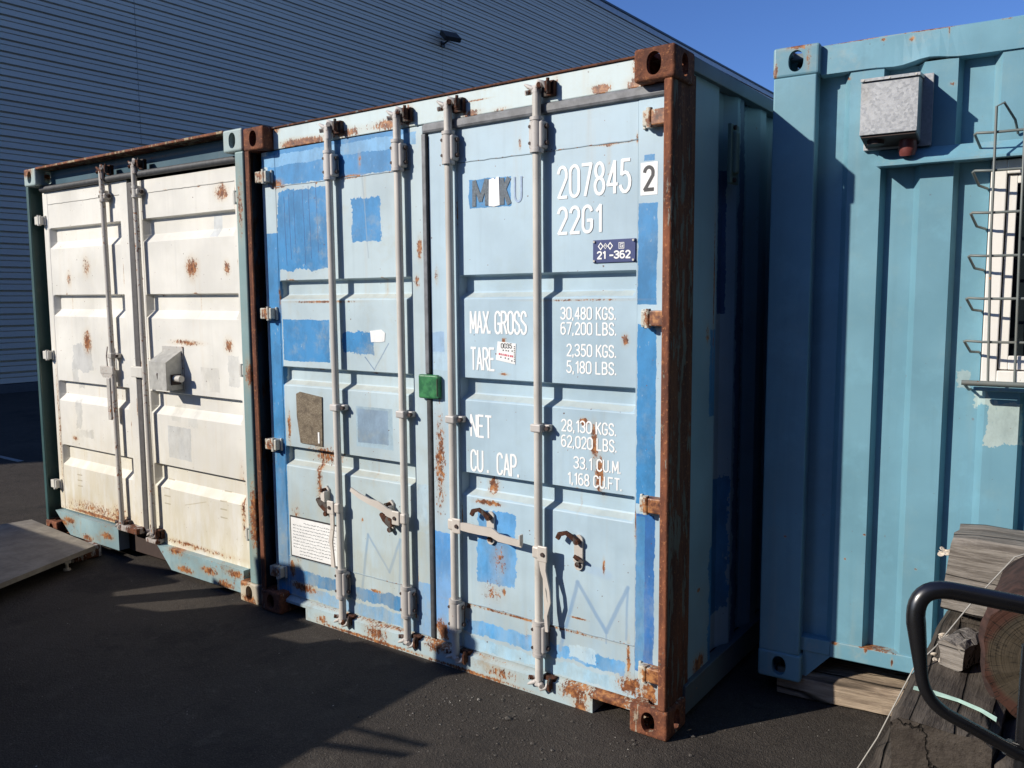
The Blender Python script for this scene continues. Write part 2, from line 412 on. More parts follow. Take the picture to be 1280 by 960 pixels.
# ------------------------------------------------------------------ door leaf with pressed troughs
def door_leaf(x0, x1, z0, z1, px0, px1, troughs, y=.07, dep=.038, frame=.05, end=.012, slope=.034):
    mb = MB()
    # stiles and rails as a bevelled ring around the pressing, 3 mm proud
    mb.box(x0, px0, y-.002, y+frame, z0, z1, .004); mb.box(px1, x1, y-.002, y+frame, z0, z1, .004)
    # pressed sheet, height field
    zs = [z0]
    for (zt, zb) in troughs[::-1]:
        zs += [zb, zb+.004, zb+slope-.006, zb+slope, zt-.010, zt-.006, zt-.002, zt]
    zs.append(z1)
    # densify
    Z = []
    for i in range(len(zs)-1):
        n = max(1, int((zs[i+1]-zs[i])/.08)); Z += [zs[i]+(zs[i+1]-zs[i])*k/n for k in range(n)]
    Z.append(zs[-1])
    X = [px0, px0+.004, px0+.004+end, px0+.008+end]
    n = 10; X += [X[-1]+(px1-.008-end-X[-1])*k/n for k in range(1, n)]+[px1-.008-end, px1-.004-end, px1-.004, px1]
    def zf(z):
        for (zt, zb) in troughs:
            if zb <= z <= zt:
                pts = [(zb, 0), (zb+.004, .07), (zb+slope-.006, .9), (zb+slope, 1), (zt-.010, 1), (zt-.006, .85), (zt-.002, .15), (zt, 0)]
                for (a, fa), (b, fb) in zip(pts, pts[1:]):
                    if a-1e-9 <= z <= b+1e-9: return fa+(fb-fa)*(z-a)/(b-a)
        return 0
    def xf(x):
        d = min(x-px0, px1-x)
        return 0 if d <= .004 else min(1, (d-.004)/end)
    nx, nz = len(X), len(Z)
    vs = []
    for z in Z:
        for x in X:
            wav = .0005*math.sin(x*9+z*5)*math.sin(z*13+x*2) if px0+.02 < x < px1-.02 and z0+.02 < z < z1-.02 else 0
            vs.append((x, y+dep*zf(z)*xf(x)+wav, z))
    fs = [(j*nx+i, j*nx+i+1, (j+1)*nx+i+1, (j+1)*nx+i) for j in range(nz-1) for i in range(nx-1)]
    mb._m(vs, fs)
    mb.box(px0, px1, y+dep+.004, y+dep+.01, z0, z1)
    return mb

def weld(z, x0, x1, y, r=.0028, jag=.0015):
    pts = []; n = 24
    for i in range(n+1): pts.append((x0+(x1-x0)*i/n, y, z+random.uniform(-jag, jag)))
    return MB().tube(pts, r, 6)

def side_profile(y0, y1, x_out, depth, sgn=1, pitch=.278, first=.3):
    """corrugated long side as (x,y) polyline"""
    P = [(x_out, y0), (x_out, first)]; y = first
    while y+pitch < y1:
        P += [(x_out-sgn*depth, y+.068), (x_out-sgn*depth, y+.138), (x_out, y+.206), (x_out, y+pitch)]; y += pitch
    P.append((x_out, y1)); return P

def box_body(root, W, H, L, m_side, m_roof, m_rail, gap=.0):
    """long sides, roof, back wall, floor and rails behind the door frame"""
    for xo, s in ((W-.012, 1), (.012, -1)):
        mb = MB(); mb.sheet(side_profile(.165, L-.165, xo-s*.012, .036, s, first=.47), 'Z', .15, H-.055)
        mb.build('side_panel', m_side, root, norm=False)
        xa, xb = (W-.05, W-.004) if s == 1 else (.004, .05)
        MB().box(xa, xb, .178, L-.178, H-.062, H-.006, .004).build('top_side_rail', m_rail, root)
        mb = MB(); mb.box(xa, xb, .178, L-.178, .035, .155, .004); mb.build('bottom_side_rail', m_rail, root)
    mb = MB(); prof = []
    y = .1
    while y < L-.2:
        prof += [(y, H-.022), (y+.09, H-.022), (y+.11, H-.006), (y+.19, H-.006), (y+.21, H-.022)]; y += .21
    prof.append((L-.05, H-.022)); mb.sheet(prof, 'X', .04, W-.04); mb.build('roof', m_roof, root)
    MB().box(.04, W-.04, L-.1, L-.03, .1, H-.03).build('back_wall', m_side, root)
    MB().box(.05, W-.05, .13, L-.1, .1, .14).build('floor', M_bolt, root)

# ================================================================== SETTING
# ground
n = N('asphalt'); o = n.obj()
v1 = n.noise(o, 1.1, 5, .6); v2 = n.noise(o, 160, 3, .7); v3 = n.vor(o, 230); v4 = n.vor(o, 95, out='Color')
col = n.mix(n.mr(v1, .3, .7), (.038, .031, .026), (.055, .0455, .038))
col = n.mix(n.mr(v2, .45, .7), col, (.080, .069, .058))
sp = n.vor(o, 60); spc = n.sep(v4)
col = n.mix(n.math('MULTIPLY', n.mr(v3, .0, .32, 1., 0.), n.mr(spc[0], .80, .86)), col, (.17, .155, .135))
d5 = n.noise(o, 3.2, 6, .75); col = n.mix(n.mr(d5, .52, .75, 0., .5), col, (.085, .074, .062))
cr_ = n.vor(n.vm('ADD', o, n.vm('SCALE', n.noise(o, 3, 3, .6, True), .5)), .55, 'DISTANCE_TO_EDGE')
col = n.mix(n.mr(cr_, .0, .004, .3, 0.), col, (.012, .011, .01))
h = n.math('ADD', n.math('MULTIPLY', v3, .5), n.math('MULTIPLY', v2, .7)); h = n.math('ADD', n.math('MULTIPLY', v3, .5), n.math('MULTIPLY', v2, .7)); h = n.math('ADD', h, n.math('MULTIPLY', n.noise(o, 12, 4, .6), .9)); h = n.math('ADD', h, n.math('MULTIPLY', n.vor(o, 75), .4))
stn = n.noise(n.vm('ADD', o, (3.1, 7.7, 0)), 1.9, 6, .72); col = n.mix(n.mr(stn, .50, .66, 0., .6), col, (.020, .018, .017))
dst = n.noise(n.vm('ADD', o, (13.1, 1.7, 0)), 6, 6, .8); col = n.mix(n.mr(dst, .54, .70, 0., .6), col, (.11, .095, .078))
lg_ = n.vor(o, 120, out='Color'); lgs = n.sep(lg_); col = n.mix(n.math('MULTIPLY', n.mr(n.vor(o, 120), .0, .4, 1., 0.), n.mr(lgs[1], .70, .78)), col, (.12, .105, .09))
M_asph = n.finish(col, .93, 0., h, .9, .006, .25)
g = MB(); g._m([(-300, -300, 0), (300, -300, 0), (300, 300, 0), (-300, 300, 0)], [(0, 1, 2, 3)]); tag(g.build('ground', M_asph), kind='structure')
tag(MB().box(-8.5, -5.68, 1.22, 1.28, .004, .008).build('ground_marking', plain('line_paint', (.26, .26, .25), .8)), kind='structure')

# warehouse
n = N('cladding_paint'); o = n.obj()
a = n.noise(n.scale(o, .6, .25, 3), 1, 4, .6); b = n.noise(o, 30, 3, .6)
col = n.mix(n.mr(a, .3, .7), (.66, .60, .50), (.73, .665, .555)); col = n.mix(n.mr(b, .4, .8, 0., .25), col, (.46, .44, .40))
st = n.noise(n.scale(o, 1, 2.2, .12), 3, 4, .6); col = n.mix(n.mr(st, .55, .8, 0., .3), col, (.68, .65, .58))
M_clad = n.finish(col, .5, 0., n.noise(n.scale(o, 1, .3, 1), 1.5, 2, .5), .25, .03)
M_trim = plain('roof_trim', (.50, .52, .55), .45); M_trimd = plain('dark_flashing', (.03, .05, .08), .5)
wh = empty('warehouse', (-13.28, 0, 0), (0, 0, -.022))
tag(wh, 'tall warehouse clad in dark blue-grey horizontal ribbed metal sheeting behind the containers', 'building')
HW = 12.85
prof = []; z = .18; pitch = .2205
while z < HW-.3:
    prof += [(.0, z), (.0, z+.098), (-.035, z+.101), (-.035, z+.114), (.0, z+.117), (.0, z+pitch-.040), (-.08, z+pitch-.037), (-.08, z+pitch-.004)]
    z += pitch
prof.append((0, z)); zt = z
# sheets with a fine vertical joint every 9.6 m
mb = MB(); Y0 = -10.1
edges = [Y0, -2.35+.0, 7.25, 16.86, 26.5, 36.1, 45.7, 55.3, 64.9, 74.5, 84]
for ya, yb in zip(edges, edges[1:]): mb.sheet(prof, 'Y', ya+.004, yb-.004)
mb.build('cladding', M_clad, wh, norm=False)
mb = MB(); mb.box(-22, -.09, Y0, 84, 0.0, zt-.05); mb.build('building_shell', M_trimd, wh)
MB().box(-.06, .05, Y0, 84.02, zt-.012, zt+.20, .01).build('parapet_capping', M_trim, wh)
MB().box(-.3, .09, Y0, 84.03, zt+.203, zt+.29, .01).build('ridge_flashing', M_trimd, wh)
MB().box(-.05, .02, Y0, 84, 0.0, .165, .0).build('plinth', plain('concrete_plinth', (.10, .10, .10), .9), wh)
# floodlight on the warehouse wall
fl = empty('floodlight', (-12.88, 16.86, 9.42), (0, 0, 0))
tag(fl, 'small black floodlight fixed high on the blue-grey warehouse cladding', 'floodlight')
Mt = Matrix.Translation((.30, 0, .02)) @ Euler((0, R(38), R(-20))).to_matrix().to_4x4()
MB().box(-.20, .20, -.27, .27, -.07, .07, .012, Mt).build('lamp_housing', M_black, fl)
MB().box(-.17, .17, -.24, .24, -.078, -.071, .0, Mt).build('lamp_glass', plain('lamp_glass', (.25, .27, .28), .15), fl)
MB().tube([(0, 0, -.16), (.16, 0, -.10), (.30, 0, .0)], .025, 8).box(-.02, .02, -.08, .08, -.24, -.08, .004).build('bracket', M_black, fl)

# unseen workshop, added behind the camera to cut the sky fill
wk = empty('skylight_blocker_workshop', (0.6, -10.0, 0)); tag(wk, 'unseen long low workshop with dark brick wall, added to block skylight', 'building')
M_brick = plain('dark_brick', (.10, .065, .05), .9, 0, .3, .4, 20)
mb = MB(); mb.box(0, 45, -12, 0, 0, 7.5); mb.build('wall', M_brick, wk)
MB().box(-.3, 45.3, -12.3, .3, 7.503, 7.8, .02).build('roof', M_trimd, wk)
for x_ in (5, 14, 25): MB().box(x_, x_+4, .003, .06, 0, 4.2, .01).build('roller_door', M_trim, wk)
for x_ in (10.5, 20.5, 31): MB().box(x_, x_+2, .003, .05, 1.1, 2.6, .01).build('window', plain('workshop_glass', (.03, .035, .04), .1), wk)

fb = empty('skylight_blocker_factory', (12.0, -8.5, 0)); tag(fb, 'unseen dark clad building added on the right to block skylight, beyond the teal container', 'building')  # unseen building, put in to keep skylight off the shaded sides
MB().box(0, 14, 0, 34, 0, 9.0).build('wall', plain('dark_cladding', (.05, .05, .05), .7), fb); MB().box(-.3, 14.3, -.3, 34.3, 9.003, 9.3, .02).build('roof', M_trimd, fb)
for y_ in (4, 12, 22): MB().box(-.06, -.003, y_, y_+4, 0, 4.4, .01).build('roller_door', M_trimd, fb)

# ================================================================== BLUE CONTAINER (main)
W, H, L = 2.438, 2.591, 6.058
bc = empty('shipping_container', (0, 0, 0))
tag(bc, 'pale blue shipping container patched with brighter blue paint, numbered 207845 2', 'shipping container')
YD = .07
TR = [(1.803, 1.697), (1.352, 1.248), (.925, .815)]
blue_dirt = (.30, .27, .19)
MB_L = (.10, .30, .62)
def seam_rust(seed, x0, x1, welds, edges, n_):
    r = random.Random(seed); out = []
    for i in range(n_):
        if i % 3: zc = r.choice(welds); out.append((r.uniform(x0, x1), zc+r.uniform(-.01, .004), r.uniform(.006, .03), r.uniform(.004, .010), r.uniform(.7, 1)))
        else: out.append((r.choice(edges)+r.uniform(-.004, .004), r.uniform(.3, 2.3), r.uniform(.003, .006), r.uniform(.02, .08), r.uniform(.7, 1)))
        if r.random() < .5: x_, z_ = out[-1][0], out[-1][1]; out.append((x_, z_-.06, r.uniform(.005, .012), r.uniform(.05, .10), .38))
    return out
M_doorL = weathered('left_door_paint', (.43, .53, .565), patches=[(.64, z_+.018, .46, .010, (.46, .45, .37), .006, .55) for z_ in (1.697, 1.248, .815)]+[
        (.60, 2.395, .50, .105, MIDB, .02), (.55, 2.42, .60, .028, (.16, .37, .60), .015),
        (.36, 2.055, .192, .205, MIDB, .03), (.82, 2.08, .098, .10, MIDB, .028),
        (.36, 1.49, .178, .108, MIDB, .010), (.745, 1.49, .108, .052, MIDB, .03),
        (.62, .215, .50, .032, MIDB, .03), (.65, .135, .5, .032, (.20, .40, .62), .03),
        (.125, 1.05, .05, 1.0, MIDB, .006), (1.15, .72, .035, .12, LB, .02), (1.15, .22, .04, .14, (.16, .36, .62), .01),
        (.84, 1.075, .125, .10, (.33, .45, .52), .006), (.83, 1.08, .105, .083, (.21, .30, .40), .008, .85)],
    spots=seam_rust(4, .18, 1.10, (2.286, .318, 1.80, 1.35, .92), (.165, 1.11, 1.185), 12)+[(.17, 2.30, .06, .03, 1), (.72, 2.29, .10, .012, .9), (.785, 2.36, .014, .05, .6), (.445, 1.02, .03, .10, 1), (.47, .90, .16, .06, .8), (.43, .80, .03, .22, .75),
           (.235, .45, .05, .2, .7), (.205, 1.03, .015, .10, .95), (1.16, 1.93, .02, .06, .95), (.823, .25, .05, .01, .9), (1.09, .24, .012, .10, .95),
           (1.14, 1.78, .02, .035, .8), (.28, .16, .14, .03, .9), (.90, .62, .01, .02, .9), (.74, .60, .01, .014, .9), (.19, .25, .03, .06, .9), (.50, 1.69, .3, .008, .8)],
    lines=[(x_, 2.23+.01*i_, x_+.008, 1.88+.03*(i_ % 3), .0035, (.02, .08, .22), .85) for i_, x_ in enumerate((.225, .262, .30, .37, .415, .47))]+[(.728, .247, .778, .533, .012, (.20, .34, .50), .75), (.778, .533, .921, .367, .009, (.22, .35, .50), .7), (.921, .367, .996, .541, .012, (.20, .34, .50), .7), (.996, .541, .985, .276, .010, (.20, .34, .50), .6),
           (.79, 1.42, .85, 1.36, .005, (.08, .16, .30), .8), (.85, 1.36, .95, 1.49, .005, (.08, .16, .30), .6), (.80, 2.28, .83, 1.9, .006, (.26, .33, .38), .5)],
    chips=.14, streak=.55, dirt=.48, dots=.9, dirt_col=(.40, .41, .33), low=(.1, 1.2, (.44, .42, .30), .42))
M_doorR = weathered('right_door_paint', LB, patches=[(1.82, z_+.018, .42, .010, (.46, .47, .40), .006, .5) for z_ in (1.697, 1.248, .815)]+[
        (1.562, 2.147, .112, .062, MIDB, .012), (1.578, .60, .105, .165, (.10, .33, .64), .030),
        (1.262, .39, .055, .235, (.09, .31, .66), .012),
        (1.75, .212, .46, .030, (.11, .36, .68), .03), (2.02, .225, .065, .030, (.44, .60, .70), .02, .9), (1.80, .135, .48, .028, (.34, .55, .70), .03),
        (2.305, 1.86, .040, .19, MIDB, .008), (2.305, 1.25, .040, .35, MIDB, .008), (2.305, .54, .040, .32, DKB, .010), (2.285, .54, .018, .31, (.06, .24, .48), .006), (2.31, 2.215, .02, .012, MIDB, .01),
        (1.26, 1.5, .04, .05, (.24, .38, .56), .01, .8), (1.27, 1.42, .05, .04, (.38, .52, .62), .01, .8)],
    spots=seam_rust(9, 1.40, 2.25, (2.286, .318, 1.80, 1.35, .92), (1.385, 2.262, 2.26), 12)+[(1.536, .80, .09, .016, 1), (1.54, .87, .04, .05, .9), (1.60, .55, .05, .09, .55), (1.56, .40, .07, .07, .5), (1.62, .41, .01, .02, 1), (2.028, 1.20, .025, .02, 1.1), (2.075, 1.12, .02, .09, .95), (2.10, .99, .022, .10, 1.0),
           (1.631, 1.515, .015, .02, 1), (2.214, 1.535, .02, .03, .8), (1.63, 1.375, .03, .008, .9), (1.75, .31, .45, .008, .75), (2.0, .375, .05, .006, .9), (2.235, .26, .010, .10, .95), (2.24, .15, .08, .05, .9),
           (2.15, 2.283, .10, .006, .9), (1.26, .95, .04, .3, .75), (1.26, 1.80, .015, .05, .6), (2.122, .62, .008, .04, .9), (2.33, .14, .04, .06, 1), (1.42, .30, .02, .02, .9), (1.99, 1.69, .3, .006, .6), (1.72, 2.33, .01, .03, .7), (1.26, .15, .05, .06, 1)],
    lines=[(1.911, .217, 1.998, .528, .013, (.20, .33, .50), .85), (1.998, .528, 2.134, .347, .013, (.20, .33, .50), .85), (2.134, .347, 2.231, .551, .013, (.20, .33, .50), .85), (2.231, .551, 2.225, .337, .008, (.20, .33, .50), .7), (2.134, .347, 2.134, .30, .006, (.20, .33, .50), .7),
           (2.02, .60, 2.14, .585, .03, (.30, .45, .66), .35)],
    chips=.10, streak=.42, dirt=.30, dots=.9, dirt_col=(.37, .45, .44), low=(.1, .9, (.48, .50, .42), .30))
dl = door_leaf(.055, 1.190, .100, 2.470, .165, 1.110, TR, YD).build('door', M_doorL, bc)
dr = door_leaf(1.222, 2.386, .100, 2.470, 1.385, 2.262, TR, YD).build('door', M_doorR, bc)
dl['label'] = 'left door with bright blue repainted squares'; dr['label'] = 'right door with white container number and weights'
M_weld = weathered('weld_seam', mul(LB, .62), chips=.8, chip_scale=60, dent=0)
for d, x0, x1 in ((dl, .168, 1.108), (dr, 1.388, 2.260)):
    for z in (2.286, .318): weld(z, x0, x1, YD+.0005).build('weld_seam', M_weld, d)

# frame parts
casting(bc, CAST_E, 0, 0, H-.118, M_castR); casting(bc, CAST_E, W-.162, 0, H-.118, M_castR)
casting(bc, CAST_E, 0, 0, 0, M_castB); casting(bc, CAST_E, W-.162, 0, 0, M_castB)
for x in (0, W-.162):
    for z in (0, H-.118): casting(bc, CAST_E, x, L-.178, z, M_castR)
MB().box(.003, .038, .004, .016, .116, H-.116, .005, seg=3).mat(1).box(.003, .012, .015, .160, .1165, H-.1165, .001).box(.011, .080, .125, .160, .117, H-.117, .002).build('corner_post', [M_postL, M_recess_shade], bc)
MB().box(W-.044, W-.010, .004, .022, .116, H-.116, .008, seg=3).mat(1).box(W-.030, W-.012, .0205, .120, .1165, H-.1165, .006, seg=3).box(W-.030, W-.015, .119, .225, .117, H-.07, .003).build('corner_post', [M_postF, M_post], bc)
for x in (.01, W-.06): MB().box(x, x+.05, L-.16, L-.01, .116, H-.116, .004).build('corner_post', M_post, bc)
M_head = weathered('header_paint', (.50, .60, .61), spots=[(.42, 2.488, .20, .028, 1.05), (.30, 2.49, .10, .03, 1), (.70, 2.497, .13, .03, .85), (.98, 2.50, .14, .03, .9), (1.10, 2.52, .05, .06, .8), (1.47, 2.485, .07, .02, .9), (1.62, 2.48, .06, .014, .6), (2.10, 2.49, .05, .022, 1.15),
        (1.50, 2.535, .09, .005, .8), (.19, 2.58, .04, .03, .8), (1.9, 2.56, .02, .03, .5), (2.25, 2.55, .02, .05, .7), (1.2, 2.583, 1.3, .006, .7), (2.25, 2.49, .05, .03, .9)], chips=.08, streak=.35, dirt=.4, dirt_col=(.42, .40, .28))
MB().box(.162, W-.162, YD-.004, YD+.06, 2.474, H-.012, .004).build('header', M_head, bc)
MB().box(.162, W-.162, YD-.012, YD+.10, H-.0115, H-.003, .002).build('roof_edge', rusty('rusted_roof_edge', (.2, .2, .2), .1, .7, 1.), bc)
# gasket: top run and middle run
MB().box(1.196, 2.384, YD-.018, YD+.03, 2.430, 2.4735, .012).build('gasket', M_gasket2, dr)
MB().box(1.192, 1.219, YD-.012, YD+.04, .10, 2.428, .008).build('gasket', M_gasket, dr)
MB().box(1.196, 1.219, YD-.019, YD-.013, 1.36, 2.428, .003).build('gasket', M_gasket2, dr)
# sill with fork pockets
M_sill = weathered('sill_paint', (.42, .53, .56), spots=[(.85, .05, .10, .06, .75), (1.25, .08, .10, .04, .8), (1.62, .05, .13, .04, .6), (2.0, .07, .10, .05, .85), (2.16, .08, .12, .05, 1.15), (2.30, .10, .08, .03, 1.2), (1.45, .008, .35, .012, .9), (.8, .008, .5, .012, .9), (.45, .03, .06, .03, .7), (2.03, .01, .05, .04, .9), (1.0, .09, .9, .010, .6)],
                   chips=.34, streak=.6, dirt=.8, dirt_col=(.33, .25, .16))
mb = MB(); mb.prism([(YD-.03, .0), (YD-.03, .078), (YD+.01, .097), (YD+.09, .097), (YD+.09, .0)], 'X', .323, 2.087)
mb.prism([(YD-.03, .064), (YD-.03, .078), (YD+.01, .097), (YD+.09, .097), (YD+.09, .064)], 'X', .162, .323)
mb.prism([(YD-.03, .064), (YD-.03, .078), (YD+.01, .097), (YD+.09, .097), (YD+.09, .064)], 'X', 2.087, 2.276)
mb.build('sill', M_sill, bc)
MB().box(.162, 2.28, .20, .21, .0, .1).build('fork_pocket', M_bolt, bc)
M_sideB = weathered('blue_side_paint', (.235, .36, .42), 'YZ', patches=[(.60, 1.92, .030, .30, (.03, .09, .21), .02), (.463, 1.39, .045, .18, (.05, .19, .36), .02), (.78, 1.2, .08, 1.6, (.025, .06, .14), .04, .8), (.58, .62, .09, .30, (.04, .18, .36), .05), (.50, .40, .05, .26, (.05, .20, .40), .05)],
                    spots=[(.45, 1.75, .008, .35, .9), (.39, 1.55, .02, .05, .7), (.50, 1.42, .03, .012, 1), (.49, 1.34, .02, .012, .9), (.35, .18, .08, .05, .9), (.55, 1.2, .01, .02, .9), (.34, .5, .02, .01, 1)], chips=.12, streak=.4, dirt=.3, dirt_col=(.28, .27, .2))
M_railB = weathered('blue_rail_paint', (.10, .13, .14), 'YZ', chips=.5, streak=.4, dirt=.5, dirt_col=(.2, .13, .08))
M_roofB = plain('roof_paint', (.2, .25, .27), .7)
box_body(bc, W, H, L, M_sideB, M_roofB, M_railB)
# side ventilator
vt = MB(); vt.box(W-.012, W+.004, .535, .625, 2.16, 2.40, .004); vt.box(W-.008, W+.022, .550, .590, 2.20, 2.37, .008); vt.build('ventilator', weathered('vent_paint', (.12, .2, .17), 'YZ', chips=.4), bc)
for z in (2.175, 2.385): MB().cyl((W, .565, z), (W+.014, .565, z), .010, 8).build('ventilator_bolt', M_bolt, bc)

def hinge(door, xo, xi, z, mat, y=YD):
    """xo: post side, xi: door side"""
    h = MB(); a, b = min(xo, xi), max(xo, xi)
    h.box(a, b, y-.042, y+.001, z-.029, z+.029, .005)
    px = xo+(xi-xo)*.72
    h.cyl((px, y-.036, z-.036), (px, y-.036, z+.036), .012, 10)
    h.box(min(xi, xi+(xi-xo)*.12), max(xi, xi+(xi-xo)*.12), y-.014, y-.002, z-.034, z+.034, .003)
    h.build('hinge', mat, door)
M_hinge = weathered('hinge_paint', (.50, .52, .48), spots=[(2.37, z, .07, .05, 1.2) for z in (2.35, 1.62, .908, .235)]+[(.09, z, .05, .05, .8) for z in (2.34, 1.63, .928, .222)], chips=.35, dirt=.5, dirt_col=(.45, .28, .12))
for z in (2.34, 1.63, .928, .222): hinge(dl, .048, .140, z, M_hinge)
for z in (2.35, 1.62, .908, .235): hinge(dr, W-.044, 2.298, z, M_hinge)

def bolt_heads(mb, pts, y, r=.007): 
    for x, z in pts: mb.cyl((x, y, z), (x, y-.007, z), r, 8)

def lock_bar(door, x, yd, m_bar, m_brk, ztop=2.52, zbot=.075, yb=-.037, r=.0178, mid=1.165, sleeves=((2.41, 2.285), (.33, .19)), flip=1, keeper_col=None, lean=0.):
    y = yd+yb
    MB().tube([(x+lean*(z-1.2), y, z) for z in [zbot+(ztop-zbot)*k/6 for k in range(7)]], r, 16).build('locking_bar', m_bar, door)
    for (za, zb) in sleeves:
        br = MB(); br.box(x-.033, x+.035, y-.014, yd-.002, zb+.008, za-.008, .010, seg=3)
        br.cyl((x, y, zb), (x, y, za), r+.008, 16)
        for z in (za, zb): br.cyl((x, y, z-.007), (x, y, z+.007), r+.011, 16)
        br.mat(1); bolt_heads(br, [(x-.022, za-.03), (x-.022, zb+.03)], y-.013)
        for z in (za-.03, zb+.03): br.cyl((x+.032, y+.012, z), (x+.046, y+.012, z), .010, 8)
        br.cyl((x+.043, y+.012, zb+.03), (x+.043, y+.012, za-.03), .0035, 6)
        br.build('bar_bracket', [m_brk, M_bolt], door)
    if mid:
        br = MB(); br.box(x-r-.008, x+r+.008, y-r-.006, yd-.001, mid-.017, mid+.017, .006)
        br.box(x+r, x+.050, y+.008, yd-.001, mid-.014, mid+.014, .004)
        br.mat(1).cyl((x+.044, y+.012, mid), (x+.044, y-.006, mid), .009, 8); br.build('bar_clamp', [m_brk, M_bolt], door)
    for zc, s in ((ztop+.006, 1), (zbot-.004, -1)):
        cm = MB(); kp = MB()
        cm.cyl((x, y, zc-s*.055), (x, y, zc-s*.005), r*1.0, 14)
        cm.box(x-.016, x+.013, y-.018, y+.020, zc-.022, zc+.014, .008)
        cm.tube([(x-.010, y-.010, zc), (x-.030, y-.014, zc+s*.010), (x-.050, y-.012, zc+s*.022)], [.010, .009, .004], 8)
        cm.tube([(x+.006, y-.010, zc+s*.004), (x+.022, y-.018, zc+s*.024), (x+.040, y-.012, zc+s*.016), (x+.048, y-.006, zc-s*.004)], [.009, .010, .009, .005], 8)
        cm.mat(1).cyl((x-.026, y-.002, zc-s*.010), (x-.040, y-.020, zc-s*.014), .010, 10); cm.cyl((x+.020, y-.012, zc+s*.006), (x+.030, y-.026, zc+s*.008), .011, 10)
        kp.box(x+.014, x+.074, y+.010, yd-.001, zc-.032, zc+.028, .004)
        kp.box(x+.050, x+.064, y-.020, y+.012, zc-.022, zc+.022, .004)
        kp.cyl((x+.060, y-.010, zc-.026), (x+.060, y-.010, zc+.032), .007, 8)
        cm.build('locking_cam', [m_brk if not keeper_col else keeper_col, M_cam], door); kp.build('cam_keeper', M_keep, door)
BX = [.615, 1.067, 1.368, 1.829]
for i, x in enumerate(BX): lock_bar(dl if i < 2 else dr, x, YD, M_bar, M_bracket, lean=(-.004 if i == 0 else 0))

def hub(door, x, z, side):
    y = YD-.037
    MB().box(x+side*.012, x+side*.060, y-.030, y-.020, z-.034, z+.034, .006).box(x-.02, x+.02, y-.024, y+.012, z-.026, z+.026, .008).build('handle_hub', M_latch, door)
    MB().cyl((x+side*.040, y-.0305, z), (x+side*.040, y-.036, z), .009, 10).build('pivot_pin', M_bolt, door)
def lever(door, pts, ws, y=-.020):
    MB().sweep([(p[0], YD-.06+y*0+p[2] if len(p) > 2 else YD-.06, p[1]) for p in pts], ws, .009).build('handle', M_latch, door)
hub(dl, .615, .655, -1); lever(dl, [(.585, .665), (.588, .55), (.572, .48), (.580, .44), (.585, .345)], [.034, .022, .026, .016, .026])
hub(dl, 1.067, .668, -1); lever(dl, [(1.05, .668), (.975, .690), (.915, .715), (.86, .723), (.79, .742), (.728, .768)], [.045, .034, .036, .028, .026, .020])
hub(dr, 1.368, .688, 1); lever(dr, [(1.40, .690), (1.47, .690), (1.53, .688), (1.60, .690), (1.64, .672), (1.70, .668), (1.76, .664)], [.030, .040, .038, .040, .034, .030, .028])
MB().box(1.752, 1.760, YD-.075, YD-.050, .660, .705, .002).build('handle_stop', M_latch, dr)
hub(dr, 1.829, .640, 1); lever(dr, [(1.862, .66), (1.868, .57), (1.893, .49), (1.898, .44), (1.880, .38), (1.885, .31)], [.048, .026, .014, .014, .016, .014])
MB().sweep([(1.864, YD-.048, .56), (1.866, YD-.048, .48), (1.876, YD-.048, .40), (1.883, YD-.048, .33)], [.012, .012, .022, .012], .006).build('handle', M_latch, dr)

def catch(door, x, z, s=1):
    """handle catch: slotted plate with bolts and a swinging hook"""
    c = MB(); c.prism([(x-.018, z-.06)]+arc(x, z-.062, .02, .022, 180, 360, 8)+[(x+.020, z-.02), (x+.020, z+.045)]+arc(x, z+.045, .02, .02, 0, 180, 8)+[(x-.020, z-.02)], 'Y', YD-.012, YD-.0005)
    c.box(x-.014, x+.014, YD-.030, YD-.012, z-.045, z-.030, .003); c.build('handle_catch', M_latch, door)
    k = MB(); k.cyl((x, YD-.012, z+.040), (x, YD-.034, z+.040), .013, 12); k.cyl((x, YD-.012, z-.058), (x, YD-.022, z-.058), .011, 12)
    k.sweep([(x+.006, YD-.030, z+.040), (x-.020, YD-.032, z+.060), (x-.045, YD-.034, z+.072), (x-.075, YD-.036, z+.062), (x-.085, YD-.036, z+.042)], [.02, .018, .016, .020, .018], .012)
    k.sweep([(x-.012, YD-.026, z-.022), (x+.008, YD-.026, z-.032), (x+.034, YD-.026, z-.040)], [.014, .018, .008], .008)
    k.build('catch_hook', M_keep, door)
catch(dr, 1.555, .700); catch(dr, 2.008, .668); 
def catch2(door, x, z):
    c = MB(); c.prism([(x-.016, z-.07), (x+.014, z-.07), (x+.018, z+.06), (x+.004, z+.075), (x-.018, z+.06)], 'Y', YD-.012, YD-.0005); c.box(x-.012, x+.018, YD-.04, YD-.012, z-.012, z+.050, .004)
    c.build('handle_catch', M_latch, door)
    k = MB(); k.sweep([(x-.045, YD-.03, z+.005), (x-.015, YD-.034, z-.012), (x+.020, YD-.034, z-.028), (x+.03, YD-.034, z-.05)], [.012, .034, .045, .02], .022); k.cyl((x, YD-.012, z-.072), (x, YD-.026, z-.072), .013, 10)
    k.cyl((x-.004, YD-.012, z+.055), (x-.004, YD-.045, z+.055), .009, 10); k.build('catch_hook', M_keep, door)
catch2(dl, .492, .672); catch2(dl, .948, .660)

